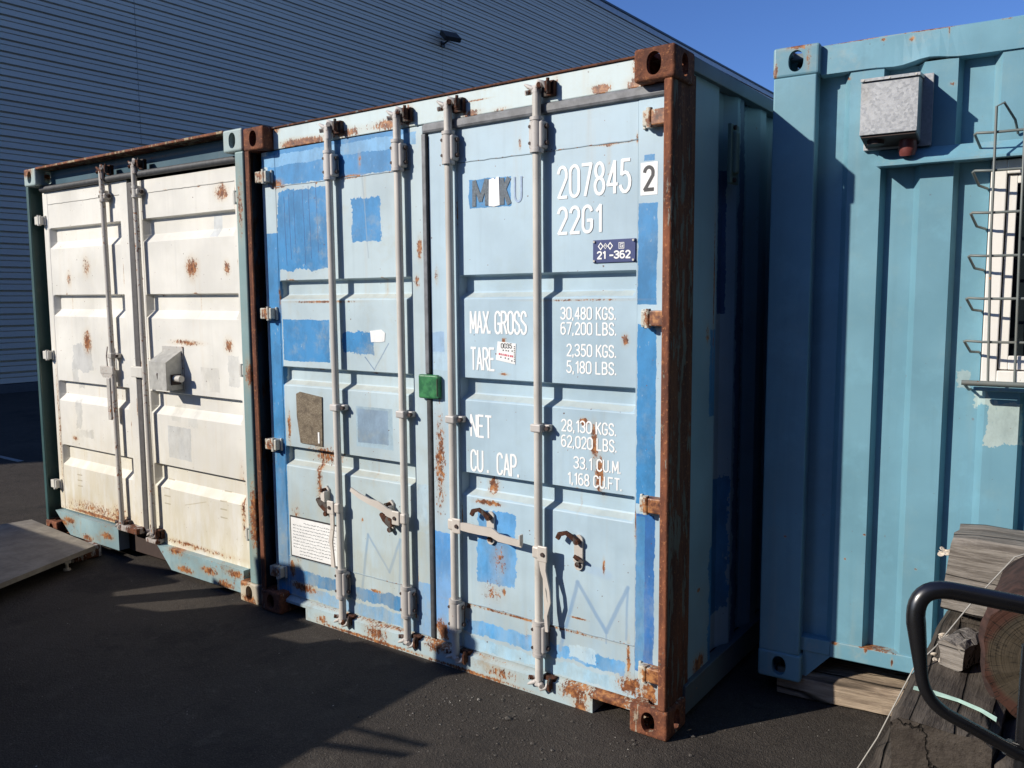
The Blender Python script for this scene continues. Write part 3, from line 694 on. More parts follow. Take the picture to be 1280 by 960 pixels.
# lettering
def letters(door, *args, mat=None, **kw):
    return write(*args, **kw).build('lettering', mat or M_white, door, norm=False)
yl = YD-.0012
letters(dr, '207845', 1.908, 2.098, .118, .322, .0125, yl-.001, gap=.42)
letters(dr, '22G1', 1.908, 1.956, .100, .198, .0125, yl-.001, gap=.45)
letters(dr, 'MAX. GROSS', 1.450, 1.550, .092, .298, .0098, yl, gap=.30)
letters(dr, 'TARE', 1.451, 1.390, .094, .128, .0098, yl, gap=.34)
for t, z, x0, x1 in (('30,480 KGS.', 1.614, 1.920, 2.172), ('67,200 LBS.', 1.553, 1.920, 2.174), ('2,350 KGS.', 1.466, 1.948, 2.174), ('5,180 LBS.', 1.398, 1.948, 2.175),
                     ('28,130 KGS.', 1.157, 1.922, 2.176), ('62,020 LBS.', 1.092, 1.922, 2.178), ('33.1 CU.M.', 1.008, 1.982, 2.197), ('1,168 CU.FT.', .940, 1.952, 2.202)):
    letters(dr, t, x0, z, .046, x1-x0, .0064, yl, gap=.38)
letters(dr, 'NET', 1.446, 1.092, .094, .112, .0098, yl, gap=.34)
letters(dr, 'CU .  CAP.', 1.444, .936, .092, .262, .0098, yl, gap=.34)
M_fade = plain('worn_grey_lettering', (.13, .16, .19), .7, 0, .35, .05, 120); M_fade2 = plain('ghost_lettering', (.30, .40, .56), .6, 0, .2)
letters(dr, 'M', 1.478, 2.098, .100, .070, .020, yl-.001, mat=M_fade)
letters(dr, 'K', 1.628, 2.096, .100, .036, .022, yl-.001, mat=M_fade)
letters(dr, 'U', 1.694, 2.098, .100, .034, .008, yl-.001, mat=M_fade2)
mb = MB(); mb.prism([(1.558, 2.090), (1.560, 2.200), (1.585, 2.206), (1.592, 2.197), (1.600, 2.208), (1.613, 2.207), (1.616, 2.090), (1.585, 2.086)], 'Y', yl-.0018, yl+.002); mb.build('paint_mark', M_white, dr)
# check digit
yb_ = YD-.0025
MB().box(2.274, 2.344, yb_-.0006, yb_, 2.078, 2.198).build('number_plate', M_sheet, dr)
letters(dr, '2', 2.290, 2.098, .082, .036, .0135, yb_-.0012, mat=M_black)
# dark blue sign
M_sign = plain('navy_enamel', (.045, .06, .17), .35, 0, .05, .05)
sg = MB().box(2.071, 2.256, YD-.006, YD-.001, 1.834, 1.922, .001).build('sign_plate', M_sign, dr)
write('21 -362', 2.092, 1.850, .026, .142, .0062, YD-.0072, gap=.38).build('sign_lettering', M_white, dr, norm=False)
mb = MB()
def ring(cx, cz, r, t, k=4, rot=0): 
    pts = [(cx+r*math.cos(R(rot+360*i/k)), cz+r*1.25*math.sin(R(rot+360*i/k))) for i in range(k)]; ribbon(mb, pts+[pts[0]], t, YD-.0072)
ring(2.106, 1.897, .010, .004); mb.build('sign_emblem', M_white, dr, norm=False)
mb = MB(); ring(2.127, 1.897, .0085, .0018); ribbon(mb, [(2.122, 1.892), (2.124, 1.902), (2.127, 1.896), (2.130, 1.902), (2.132, 1.892)], .0014, YD-.0074); mb.build('sign_emblem', M_white, dr, norm=False)
mb = MB(); ring(2.148, 1.897, .010, .004); mb.build('sign_emblem', M_white, dr, norm=False)
mb = MB(); ribbon(mb, [(2.186, 1.886), (2.186, 1.908), (2.208, 1.908), (2.208, 1.886), (2.186, 1.886)], .0022, YD-.0072)
ribbon(mb, [(2.203, 1.903), (2.192, 1.903), (2.192, 1.891), (2.203, 1.891), (2.203, 1.897), (2.198, 1.897)], .0026, YD-.0072)
mb.build('sign_emblem', M_white, dr, norm=False)
mb = MB(); bolt_heads(mb, [(2.078, 1.841), (2.249, 1.841), (2.078, 1.915), (2.249, 1.915)], YD-.005, .0045); mb.build('sign_rivet', M_bar, dr)
# sticker 0035
ys = YD-.001
MB().prism([(1.598, 1.516), (1.694, 1.508), (1.690, 1.420), (1.588, 1.436)], 'Y', ys-.001, ys).build('sticker', M_sheet, dr)
write('0035', 1.617, 1.488, .019, .056, .0030, ys-.0018, gap=.35).build('sticker_lettering', M_black, dr, norm=False)
mb = MB(); 
for i in range(8): mb.box(1.604+i*.010, 1.611+i*.010-(.002 if i % 3 else 0), ys-.002, ys-.0015, 1.458-i*.0012, 1.466-i*.0012)
mb.build('sticker_print', plain('red_print', (.65, .05, .09), .5), dr)
mb = MB()
for (x, z) in ((1.625, 1.476), (1.640, 1.475), (1.652, 1.474), (1.672, 1.474), (1.612, 1.446), (1.636, 1.443), (1.652, 1.440), (1.670, 1.432)): mb.box(x, x+.006, ys-.002, ys-.0015, z, z+.005)
for i in range(9): mb.box(1.684, 1.689, ys-.002, ys-.0015, 1.430+i*.008, 1.434+i*.008)
mb.build('sticker_print', M_black, dr)
# small white label, left door
MB().prism([(.829, 1.548), (.905, 1.556), (.930, 1.540), (.925, 1.500), (.905, 1.496), (.835, 1.494)], 'Y', yl-.001, yl+.001).build('sticker', M_sheet, dl)
# approval plate, brown
n = N('brown_plate'); o = n.obj(); f = n.noise(n.scale(o, 160, 1, 260), 1, 3, .6); q = n.noise(o, 30, 4, .6)
c = n.mix(n.mr(f, .45, .6), (.15, .115, .075), (.26, .215, .15)); c = n.mix(n.mr(q, .45, .7), c, (.10, .075, .05))
M_bp = n.finish(c, .6, .2, f, .3, .002)
MB().prism([(.277, 1.210), (.305, 1.222), (.474, 1.204), (.468, .948), (.30, .952), (.277, 1.09)], 'Y', YD-.007, YD-.001).build('approval_plate', M_bp, dl)
MB().box(.440, .452, YD-.010, YD-.007, .962, 1.02, .001).build('paint_mark', M_white, dl)
# notice with unreadable print
yn = YD-.002
fr = MB().box(.188, .562, yn-.001, yn+.002, .320, .546, .0).build('notice', M_black, dl)
MB().box(.196, .554, yn-.0025, yn-.0015, .328, .538).build('notice_sheet', M_sheet, dl)
mb = MB(); random.seed(5)
for r_ in range(11):
    z = .515-r_*.0172; x = .212 if r_ else .30
    if r_ > 8: x = .26
    while x < (.53 if r_ < 10 else .44):
        ln = random.uniform(.008, .030)
        pts = [(x+k*ln/6, z+random.uniform(-.0028, .0028)) for k in range(7)]
        ribbon(mb, pts, .0026, yn-.0030); x += ln+.006
mb.build('notice_print', plain('grey_print', (.20, .21, .22), .6), dl, norm=False)
# green box on the middle seam
n = N('green_paint'); o = n.obj(); f = n.noise(o, 30, 4, .6)
M_green = n.finish(n.mix(n.mr(f, .4, .62), (.018, .12, .045), (.045, .22, .075)), .4, 0., f, .4, .006)
MB().box(1.160, 1.272, YD-.030, YD-.003, 1.246, 1.356, .008, seg=3).box(1.264, 1.279, YD-.030, YD-.003, 1.252, 1.350, .002).mat(1).box(1.273, 1.277, YD-.032, YD-.02, 1.26, 1.34, .001).build('lock_box', [M_green, M_bolt], dr)

# ================================================================== WHITE CONTAINER
HW2 = 2.606
wc = empty('shipping_container', (-2.487, .018, .012), (0, .005, 0))
tag(wc, 'dirty cream shipping container with dark green frame and a steel lock box on its doors', 'shipping container')
WT = [(2.20, 2.055), (1.74, 1.59), (1.14, .995), (.68, .53)]
GR = (.38, .39, .38)
M_wl = weathered('cream_left_door', CREAM, var=.09, dots=.9, patches=[(.52, 1.31, .13, .085, (.50, .50, .48), .04, .85), (.42, 1.18, .04, .10, (.55, .55, .52), .04, .7), (.43, .92, .04, .09, (.52, .52, .49), .05, .7), (.50, .79, .12, .03, (.55, .54, .49), .05, .6)],
    spots=seam_rust(5, .2, 1.08, (2.362, 1.74, 1.14, .68, .22), (.165, 1.10, 1.18), 12)+[(.64, 1.925, .055, .08, .62), (.60, 1.42, .06, .09, 1.0), (.40, 1.85, .04, .06, .6), (.6, .26, .55, .06, .6), (.60, .22, .50, .018, 1.0), (.9, .25, .1, .1, .9), (.15, .8, .02, .7, .55), (.36, .74, .05, .02, .8)],
    lines=[(.36, .48, .42, .482, .006, (.35, .3, .22), .8), (.36, .44, .42, .442, .006, (.35, .3, .22), .8), (.36, .40, .42, .402, .006, (.35, .3, .22), .8)],
    chips=.30, streak=.28, dirt=.25, dirt_col=(.62, .57, .42), low=(.1, 1.1, (.56, .47, .26), .55), stain_col=(.55, .36, .14), chip_scale=48)
M_wr = weathered('cream_right_door', CREAM, var=.09, dots=.9, patches=[(1.63, .83, .12, .10, (.50, .51, .50), .012, .8), (1.60, 1.01, .05, .05, (.56, .55, .50), .03, .6), (1.78, 1.00, .05, .05, (.54, .54, .5), .03, .6), (2.055, 2.12, .04, .06, (.52, .55, .56), .008, .8), (2.2, 1.30, .05, .09, (.56, .56, .53), .03, .6), (1.97, 1.24, .09, .07, (.66, .64, .58), .004, .7)],
    spots=seam_rust(6, 1.36, 2.25, (2.352, 1.74, 1.14, .68, .19), (1.335, 2.27, 1.255), 12)+[(1.84, 1.885, .07, .075, .95), (2.17, 1.88, .035, .045, .85), (2.15, 2.30, .07, .05, .9), (1.75, 1.45, .18, .02, .8), (2.16, 1.45, .05, .05, .8), (2.24, .55, .03, .22, .8), (1.75, .20, .6, .02, .6), (1.27, 1.2, .012, 1.2, .75), (1.30, 1.9, .02, .04, .9), (1.28, .6, .012, .5, .9)],
    lines=[(x, z, x+.06, z, .006, (.34, .30, .22), .8) for x in (1.44,) for z in (.58, .53, .48, .43)]+[(2.02, z, 2.08, z, .006, (.34, .30, .22), .8) for z in (.58, .53, .48, .43)]+[(1.66, .45, 1.88, .50, .004, (.4, .35, .25), .7)],
    chips=.24, streak=.30, dirt=.22, dirt_col=(.62, .57, .42), low=(.1, 1.1, (.56, .49, .30), .55), stain_col=(.55, .36, .14), chip_scale=48)
YW = .072
wl = door_leaf(.098, 1.185, .205, 2.445, .165, 1.100, WT, YW, .036, slope=.05, end=.03).build('door', M_wl, wc)
wr = door_leaf(1.247, 2.318, .165, 2.430, 1.335, 2.270, WT, YW, .036, slope=.05, end=.03).build('door', M_wr, wc)
M_cs = weathered('cream_seam', mul(CREAM, .5), chips=.6)
weld(2.362, .17, 1.09, YW).build('weld_seam', M_cs, wl); weld(2.352, 1.34, 2.265, YW).build('weld_seam', M_cs, wr)
M_gf = weathered('green_frame_paint', (.030, .085, .088), chips=.22, streak=.4, dirt=.2, dirt_col=(.25, .22, .16))
M_gp = weathered('pale_frame_paint', (.22, .33, .33), chips=.25, streak=.5, dirt=.4, dirt_col=(.3, .25, .18), spots=[(2.42, .5, .05, .25, .9), (2.42, 1.3, .04, .1, .8), (2.40, 2.2, .03, .2, .7)])
casting(wc, CAST_E, 0, 0, HW2-.118, M_castW); casting(wc, CAST_E, W-.162, 0, HW2-.118, M_castW); casting(wc, CAST_E, 0, 0, 0, M_castB)
casting(wc, CAST_E, W-.162, 0, 0, weathered('cream_casting', (.50, .45, .36), chips=.3, dirt=.6, dirt_col=(.33, .24, .14), spots=[(2.3, .11, .08, .03, 1), (2.36, .02, .08, .03, 1)]))
for x in (0, W-.162):
    for z in (0, HW2-.118): casting(wc, CAST_E, x, L-.178, z, M_castW)
MB().box(.003, .040, .006, .022, .118, HW2-.118, .006, seg=3).box(.003, .012, .021, .160, .1185, HW2-.1185, .001).box(.011, .085, .125, .160, .119, HW2-.119, .002).build('corner_post', M_gf, wc)
MB().box(W-.075, W-.003, .006, .165, .118, HW2-.118, .010, seg=3).build('corner_post', M_gp, wc)
for x in (.01, W-.06): MB().box(x, x+.05, L-.16, L-.01, .116, HW2-.116, .004).build('corner_post', M_gf, wc)
MB().box(.162, W-.162, .105, .17, 2.476, HW2-.012, .004).build('header', weathered('teal_header', (.028, .085, .12), chips=.1, spots=[(1.2, 2.56, 1, .01, .5)]), wc)
MB().box(.162, W-.162, .004, .16, HW2-.0115, HW2+.003, .003).build('roof_edge', rusty('rusty_roof_lip', (.42, .32, .2), .35, 1.3, 1.), wc)
MB().tube([(.12, .06, 2.466), (1.2, .055, 2.466), (1.262, .055, 2.466)], .020, 12).build('gasket', M_gasket, wl)
MB().tube([(1.262, .055, 2.466), (1.8, .055, 2.464), (2.32, .06, 2.462)], .020, 12).build('gasket', M_gasket, wr)
MB().box(1.188, 1.244, YW-.004, YW+.03, .19, 2.43, .008).build('gasket', plain('grey_rubber', (.085, .08, .078), .6, 0, .2), wl)
M_ws = weathered('worn_blue_sill', (.26, .38, .41), var=.2, spots=[(x, z, .10, .03, .9) for x, z in ((.3, .15), (.55, .06), (.8, .12), (1.7, .06), (1.95, .10), (2.1, .05), (2.2, .13), (1.6, .16), (.2, .12))], chips=.62, streak=.8, dirt=.9, dirt_col=(.30, .22, .13), chalk=.3)
mb = MB(); mb.prism([(.10, .195), (.945, .195), (.945, .045), (.30, .045)], 'Y', .028, .10); mb.build('sill', M_ws, wc)
mb = MB(); mb.prism([(1.40, .165), (2.276, .165), (2.276, .030), (1.55, .030)], 'Y', .028, .10); mb.build('sill', M_ws, wc)
MB().box(.93, 1.41, .11, .17, .03, .19, .004).build('sill', M_bolt, wc)
MB().box(.96, 1.20, .01, .09, .195, .235, .006).box(1.30, 1.42, .01, .09, .172, .200, .006).build('sill_lug', M_cam, wc)
M_sideW = weathered('green_side_paint', (.07, .16, .17), 'YZ', chips=.2, streak=.4)
box_body(wc, W, HW2, L, M_sideW, M_roofB, M_gf)
M_hw = weathered('cream_hinge', (.60, .58, .52), chips=.3, dirt=.3)
for z in (2.255, 1.315, .385): hinge(wl, .045, .128, z, M_hw, YW)
for z in (2.255, 1.315, .385): hinge(wr, W-.070, 2.300, z, M_hw, YW)
lock_bar(wl, .975, YW, M_barw, M_barw, ztop=2.515, zbot=.235, mid=1.345, r=.0165, sleeves=((2.385, 2.33),), keeper_col=M_cam, lean=-.012)
lock_bar(wr, 1.350, YW, M_barw, M_barw, ztop=2.515, zbot=.235, mid=0, r=.0165, sleeves=((2.385, 2.33),), keeper_col=M_cam, lean=-.012)
# keeper arm, clip, lock box
mb = MB(); mb.box(.845, 1.000, YW-.055, YW-.040, 1.225, 1.275, .004); mb.prism([(.85, 1.225), (.99, 1.225), (.965, 1.20), (.875, 1.20)], 'Y', YW-.053, YW-.042); mb.box(.925, .965, YW-.060, YW-.0605+.02, .925, 1.20, .004)
mb.build('handle', M_barw, wl)
mb = MB()
for x in (.895, .935): mb.tube([(x, YW-.03, 1.27), (x-.006, YW-.03, 1.34), (x-.006, YW-.02, 1.40)], .0045, 8)
mb.build('padlock_shackle', M_cam, wl)
MB().box(1.168, 1.302, YW-.030, YW-.003, 1.215, 1.285, .006).build('door_clip', M_hw, wl)
M_gal = plain('worn_steel_box', (.46, .45, .41), .5, .2, .15, .2, 25)
y0, y1 = YW-.115, YW-.002
mb = MB(); mb.prism([(y0, 1.168), (y0, 1.335), (y1, 1.405), (y1, 1.168)], 'X', 1.525, 1.705); mb.build('lock_box', M_gal, wr)
MB().box(1.500, 1.716, y1-.006, y1+.0005, 1.160, 1.425, .002).build('lock_box_flange', weathered('rusty_flange', (.5, .48, .44), chips=.9, chip_scale=60), wr)
MB().prism([(y0+.03, 1.20), (y0+.03, 1.262), (y1-.02, 1.262), (y1-.02, 1.20)], 'X', 1.706, 1.712).build('lock_opening', M_bolt, wr)
MB().cyl((1.71, y0+.055, 1.238), (1.775, y0+.055, 1.238), .020, 12).build('lock_cylinder', M_bar, wr)
MB().prism([(1.612, 1.272), (1.618, 1.268), (1.612, 1.232), (1.606, 1.262)], 'Y', y0-.002, y0-.0005).build('paint_mark', M_bolt, wr)

# ================================================================== TEAL CONTAINER, long side towards the yard
TA, TO = .0798, (2.576, .624, .086)
tc = empty('shipping_container', TO, (0, 0.0025, TA))
tag(tc, 'teal shipping container with ribbed side, barred window and grey metal box, on a timber sleeper', 'shipping container')
M_teal = weathered('teal_paint', TEAL, var=.09, patches=[(.86, 1.14, .055, .075, (.40, .48, .45), .04, .9), (.79, 1.23, .03, .03, (.40, .48, .45), .05, .8), (.715, 1.295, .025, .03, (.36, .44, .42), .03, .7)],
    spots=[(.33, .55, .006, .006, .9), (.59, .55, .006, .006, .8), (.40, .66, .007, .006, .9), (.28, 2.45, .015, .010, .7), (.1, .62, .008, .008, .8), (.64, 2.38, .018, .012, .6)], chips=.03, streak=.45, dirt=.35, dirt_col=(.24, .38, .40), chalk=.35, dots=.35, stain_col=(.36, .40, .34))
M_tealr = weathered('teal_rail_paint', mul(TEAL, 1.08), var=.12, spots=[(.40, 2.572, .012, .008, .9), (.50, 2.558, .012, .012, .9), (.55, 2.583, .12, .004, .8), (.30, 2.584, .15, .004, .8), (.8, 2.580, .02, .004, .7), (.62, 2.57, .005, .03, .6), (.30, .19, .018, .010, 1), (.52, .16, .006, .022, .9), (.45, .195, .10, .005, .8), (.42, .188, .008, .018, .8)],
    chips=.08, streak=.45, dirt=.45, dirt_col=(.40, .42, .36), chalk=.4, dots=.35)
LT = 6.058
M_castT = weathered('teal_casting', TEAL, spots=[(.09, 2.585, .07, .014, .8), (.012, 2.50, .010, .04, .9), (.135, 2.53, .012, .05, .6)], chips=.16, dirt=.3, dirt_col=(.45, .4, .28))
for x in (0, LT-.178):
    for z in (0, H-.118):
        casting(tc, CAST_S, x, -.030, z, M_castT); casting(tc, CAST_S, x, W-.162, z, M_castT)
for x in (.004, LT-.174):
    MB().box(x, x+.165, -.026, .05, .116, H-.116, .006, seg=3).build('corner_post', M_teal, tc)
    MB().box(x, x+.165, W-.05, W-.004, .116, H-.116, .006).build('corner_post', M_teal, tc)
# top rail with a knocked lower edge
mb = MB(); X = [.178]+[.2+.03*k for k in range(50)]+[1.8, 3, LT-.178]
def dentz(x): return .012*math.exp(-((x-.56)/.06)**2)-.006*math.exp(-((x-.45)/.05)**2)
vs = []; 
for x in X:
    dz = dentz(x); vs += [(x, .012+.004*math.sin(x*11), H-.006), (x, .006, H-.012), (x, .004-.006*math.exp(-((x-.56)/.07)**2), H-.118+dz), (x, .030, H-.122+dz), (x, .06, H-.122+dz), (x, .06, H-.006)]
fs = []
for i in range(len(X)-1):
    for k in range(6): fs.append((i*6+k, i*6+(k+1) % 6, (i+1)*6+(k+1) % 6, (i+1)*6+k))
mb._m(vs, fs); mb.build('top_side_rail', M_tealr, tc)
MB().box(.285, LT-.285, .004, .06, .128, .196, .004).box(.166, .285, .006, .058, .132, .192, .003).build('bottom_side_rail', M_tealr, tc)
mb = MB(); mb.prism([(.178, .004), (.178, .131), (.290, .131)], 'Y', .012, .05); mb.build('gusset', M_tealr, tc); mb = MB(); mb.prism([(LT-.178, .004), (LT-.178, .131), (LT-.29, .131)], 'Y', .012, .05); mb.build('gusset', M_tealr, tc); mb = MB()
mb.prism([(.585, .127), (.64, .127), (.64, .07), (.60, .07)], 'Y', .07, .3); mb.build('gusset', M_tealr, tc)
# corrugated side with window opening: full height left of the window, bands above and below it
yo, yi = .012, .056
def tprof(xa, xb):
    P = [(.166, yi), (.262, yi), (.288, yo), (.406, yo)]; x = .406
    while x < 6.0: P += [(x+.016, yi), (x+.114, yi), (x+.139, yo), (x+.249, yo)]; x += .249
    out = []
    for (p, q) in zip(P, P[1:]):
        if q[0] <= xa or p[0] >= xb: continue
        f = lambda X_: p[1]+(q[1]-p[1])*(X_-p[0])/(q[0]-p[0])
        a_, b_ = max(p[0], xa), min(q[0], xb)
        if not out: out.append((a_, f(a_)))
        out.append((b_, f(b_)))
    return out
WX0, WX1, WZ0, WZ1 = .772, 1.62, 1.285, 2.10
mb = MB(); mb.sheet(tprof(.166, WX0), 'Z', .19, H-.12); mb.sheet(tprof(WX0, WX1), 'Z', .19, WZ0); mb.sheet(tprof(WX0, WX1), 'Z', WZ1, H-.12); mb.sheet(tprof(WX1, LT-.17), 'Z', .19, H-.12)
mb.build('side_panel', M_teal, tc, norm=False)
MB().box(0.03, LT-.03, W-.05, W-.01, .1, H-.02).build('back_wall', M_teal, tc)
for x in (.01, LT-.04): MB().box(x, x+.03, .06, W-.06, .12, H-.02).build('end_wall', M_teal, tc)
MB().box(.05, LT-.05, .065, W-.06, H-.03, H-.008).build('roof', M_roofB, tc); MB().box(.05, LT-.05, .12, W-.06, .12, .15).build('floor', M_bolt, tc)
# rain strip over the window: a sloping flange
mb = MB(); mb.prism([(yo-.002, 2.162), (yo-.070, 2.104), (yo-.070, 2.096), (yi-.002, 2.10), (yi-.002, 2.14)], 'X', .40, 1.75); mb.build('rain_strip', M_tealr, tc)
# window
M_wf = weathered('white_window_frame', (.80, .77, .71), var=.04, streak=.3, chips=.08, dirt=.2, dirt_col=(.6, .5, .38), dent=0)
n = N('window_glass'); M_glass = n.finish((.012, .016, .018), .06, 0., None, 0, 0, .8)
wn = MB(); fx0, fx1, fz0, fz1 = WX0+.004, WX1-.004, WZ0+.004, WZ1-.008
t = .050
wn.box(fx0, fx0+t, -.005, .07, fz0, fz1, .004); wn.box(fx1-t, fx1, -.005, .07, fz0, fz1, .004); wn.box(fx0+t, fx1-t, -.005, .07, fz1-t, fz1, .004); wn.box(fx0+t, fx1-t, -.005, .07, fz0, fz0+t, .004)
wi = wn.build('window', M_wf, tc)
sn = MB(); s0, s1, q0, q1 = fx0+t+.004, fx0+.40, fz0+t+.004, fz1-t-.004; t2 = .030
for (a, b) in ((s0, s1), (s1+.006, fx1-t-.004)):
    sn.box(a, a+t2, .010, .050, q0, q1, .003); sn.box(b-t2, b, .010, .050, q0, q1, .003); sn.box(a+t2, b-t2, .010, .050, q1-t2, q1, .003); sn.box(a+t2, b-t2, .010, .050, q0, q0+t2+.02, .003)
sn.build('sash', M_wf, wi)
MB().box(s0+t2, fx1-t-.004-t2, .030, .034, q0+t2, q1-t2).build('pane', M_glass, wi)
MB().box(fx0-.02, fx1+.02, -.035, .0, WZ0-.020, WZ0, .003).build('sill', M_tealr, wi)
MB().box(WX0, WX1, .20, .22, WZ0, WZ1).build('room_shade_backing', plain('dark_room', (.02, .02, .02), .9), wi)  # dark sheet standing in for the unlit room behind the pane
# grille of welded rods
M_rod = weathered('rod_paint', (.15, .17, .16), chips=.5, streak=.2, chip_scale=70, dent=0, dirt=.4, dirt_col=(.3, .22, .15))
gr = MB()
for z in (2.175, 2.045, 1.900, 1.750, 1.600, 1.447):
    gr.tube([(.765, .05, z-.045), (.740, -.02, z-.040), (.722, -.088, z), (.728, -.097, z+.003), (.78, -.098, z), (1.70, -.098, z)], .0048, 8)
gr.tube([(.720, -.105, 1.300), (1.70, -.105, 1.300)], .010, 6); gr.tube([(.728, -.06, 1.290), (1.70, -.06, 1.290)], .006, 6)
for x, zt_ in ((.797, 2.27), (.884, 2.24), (.975, 2.24), (1.066, 2.24), (1.157, 2.24), (1.25, 2.24), (1.34, 2.24), (1.43, 2.24), (1.52, 2.24), (1.61, 2.24)):
    gr.tube([(x+(.006 if x < .8 else 0), -.107, 1.295), (x-.008, -.107, 1.8), (x-.012, -.107, zt_-.01), (x+.010, -.09, zt_+.004), (x+.045, -.04, zt_-.05), (x+.055, .005, zt_-.09)], .0044, 8)
gr.tube([(.728, -.06, 1.290), (.74, .0, 1.265), (.745, .05, 1.262)], .005, 6)
gr.build('window_grille', M_rod, tc)
# grey metal box
n = N('galvanised_sheet'); o = n.obj(); v = n.vor(o, 110, out='Color'); f = n.sep(v)
c = n.mix(f[0], (.40, .41, .42), (.47, .48, .49)); c = n.mix(n.mr(n.noise(o, 9, 5, .7), .5, .75, 0., .6), c, (.33, .32, .29)); M_galv = n.finish(c, n.mr(f[1], 0, 1, .38, .55), .55, f[0], .08, .002)
jb = MB(); jb.prism([(-.150, 2.198), (-.150, 2.385), (-.012, 2.405), (.010, 2.405), (.010, 2.180), (-.010, 2.180)], 'X', .352, .542); jbo = jb.build('junction_box', M_galv, tc)
MB().prism([(-.158, 2.388), (-.158, 2.398), (.0, 2.420), (.0, 2.408)], 'X', .350, .547).box(.345, .578, -.006, .010, 2.165, 2.425, .002).box(.352, .542, -.154, -.150, 2.198, 2.212, .001).build('junction_box_lid', M_galv, tc)
MB().prism([(-.146, 2.190), (-.146, 2.196), (-.010, 2.179), (-.010, 2.172)], 'X', .356, .538).cyl((.40, -.09, 2.170), (.40, -.09, 2.19), .030, 20).build('shaded_box_base', M_bolt, tc)  # black plate paints the shade under the box
MB().tube([(.505, -.06, 2.19), (.505, -.06, 2.15), (.505, -.055, 2.128)], [.028, .032, .026], 16).build('cable_gland', plain('red_plastic', (.16, .04, .035), .5), tc)

for x_ in (.36, .447, .534): MB().cyl((x_, -.160, 2.393), (x_, -.155, 2.393), .004, 8).build('lid_screw', M_bar, tc)

# ================================================================== TIMBER
def wood(name, light, dark, axis, seed_scale=1., crack=.6, warm=None):
    n = N(name); o = n.obj()
    k = {'X': (1.2, 16, 16), 'Y': (16, 1.2, 16), 'Z': (16, 16, 1.2)}[axis]
    f = n.noise(n.scale(o, *k), 2.4*seed_scale, 6, .72); g_ = n.noise(n.scale(o, *[x*3.2 for x in k]), 2, 4, .7); b = n.noise(o, 4, 5, .65)
    c = n.mix(n.mr(f, .32, .66), dark, light); c = n.mix(n.mr(g_, .45, .7, 0., .55), c, mul(light, 1.25)); c = n.mix(n.mr(b, .45, .75, 0., .65), c, mul(dark, .8))
    if warm: c = n.mix(n.mr(n.noise(o, 7, 5, .7), .5, .72, 0., .8), c, warm)
    crk = n.noise(n.scale(o, *[x*.45 for x in k]), 1.3, 1, .5); cm = n.mr(n.math('ABSOLUTE', n.math('SUBTRACT', crk, .5)), .0, .020, crack, 0.)
    gn = n.t.nodes.new('ShaderNodeNewGeometry'); ns = n.sep(gn.outputs['Normal'])
    cm = n.math('MULTIPLY', cm, n.mr(n.math('ABSOLUTE', ns['XYZ'.index(axis)]), .4, .7, 1., 0.))
    endm = n.mr(n.math('ABSOLUTE', ns['XYZ'.index(axis)]), .6, .8)
    ve = n.vor(n.vm('ADD', n.scale(o, 6, 6, 6), n.noise(o, 8, 4, .7, True)), 1., 'DISTANCE_TO_EDGE')
    cm = n.math('MAXIMUM', cm, n.math('MULTIPLY', n.mr(ve, .008, .03, .9, 0.), endm))
    c = n.mix(n.math('MULTIPLY', endm, .55), c, dark)
    c = n.mix(cm, c, (.012, .010, .008))
    h = n.math('SUBTRACT', n.math('ADD', f, n.math('MULTIPLY', g_, .5)), n.math('MULTIPLY', cm, 1.2))
    return n.finish(c, .9, 0., h, .9, .010, .2)
W_light = wood('weathered_grey_timber', (.30, .27, .235), (.115, .098, .082), 'X')
W_dark = wood('dark_sleeper_timber', (.125, .105, .085), (.040, .032, .026), 'Y', .8, .9)
W_pale = wood('pale_sleeper_timber', (.42, .33, .24), (.15, .11, .08), 'X', .9, .9)
def rough_beam(mb, x0, x1, y0, y1, z0, z1, axis, nseg=16, jit=.006, chamfer=.018, M=None, skew=0.):
    """hewn timber with worn arrises: cross-section ring swept along axis with jitter"""
    rnd = random.Random(int((x0+y0*3+z0*7)*1000))
    def ring(a0, a1, b0, b1):
        c = chamfer; pts = [(a0+c, b0), ((a0+a1)/2, b0), (a1-c, b0), (a1, b0+c), (a1, (b0+b1)/2), (a1, b1-c), (a1-c, b1), (a0+(a1-a0)*.66, b1), (a0+(a1-a0)*.33, b1), (a0+c, b1), (a0, b1-c), (a0, (b0+b1)/2), (a0, b0+c)]
        return [(p[0]+rnd.uniform(-jit, jit)*.6, p[1]+rnd.uniform(-jit, jit)*.6) for p in pts]
    rings = []
    base = ring(y0, y1, z0, z1) if axis == 'X' else ring(x0, x1, z0, z1)
    lo, hi = (x0, x1) if axis == 'X' else (y0, y1)
    for i in range(nseg+1):
        t_ = lo+(hi-lo)*i/nseg; e = .008 if i in (0, nseg) else 0
        ca = sum(p[0] for p in base)/13; cb = sum(p[1] for p in base)/13
        rg = []
        for k_, p in enumerate(base):
            a_ = p[0]+rnd.uniform(-jit, jit)*.35-(p[0]-ca)*e*6; b_ = p[1]+rnd.uniform(-jit, jit)*.35-(p[1]-cb)*e*6
            tt = t_+(skew*(b_-cb) if i == 0 else 0)+(rnd.uniform(-.004, .004) if i in (0, nseg) else 0)
            rg.append((tt, a_, b_) if axis == 'X' else (a_, tt, b_))
        rings.append(rg)
    n_ = 13; vs = [v for r_ in rings for v in r_]; fs = [tuple(range(n_)), tuple(range(nseg*n_+n_-1, nseg*n_-1, -1))]
    for i in range(nseg):
        for k_ in range(n_): fs.append((i*n_+k_, i*n_+(k_+1) % n_, (i+1)*n_+(k_+1) % n_, (i+1)*n_+k_))
    mb._m(vs, fs, False, M); return mb
G_T = 'weathered timbers piled beside the teal container'
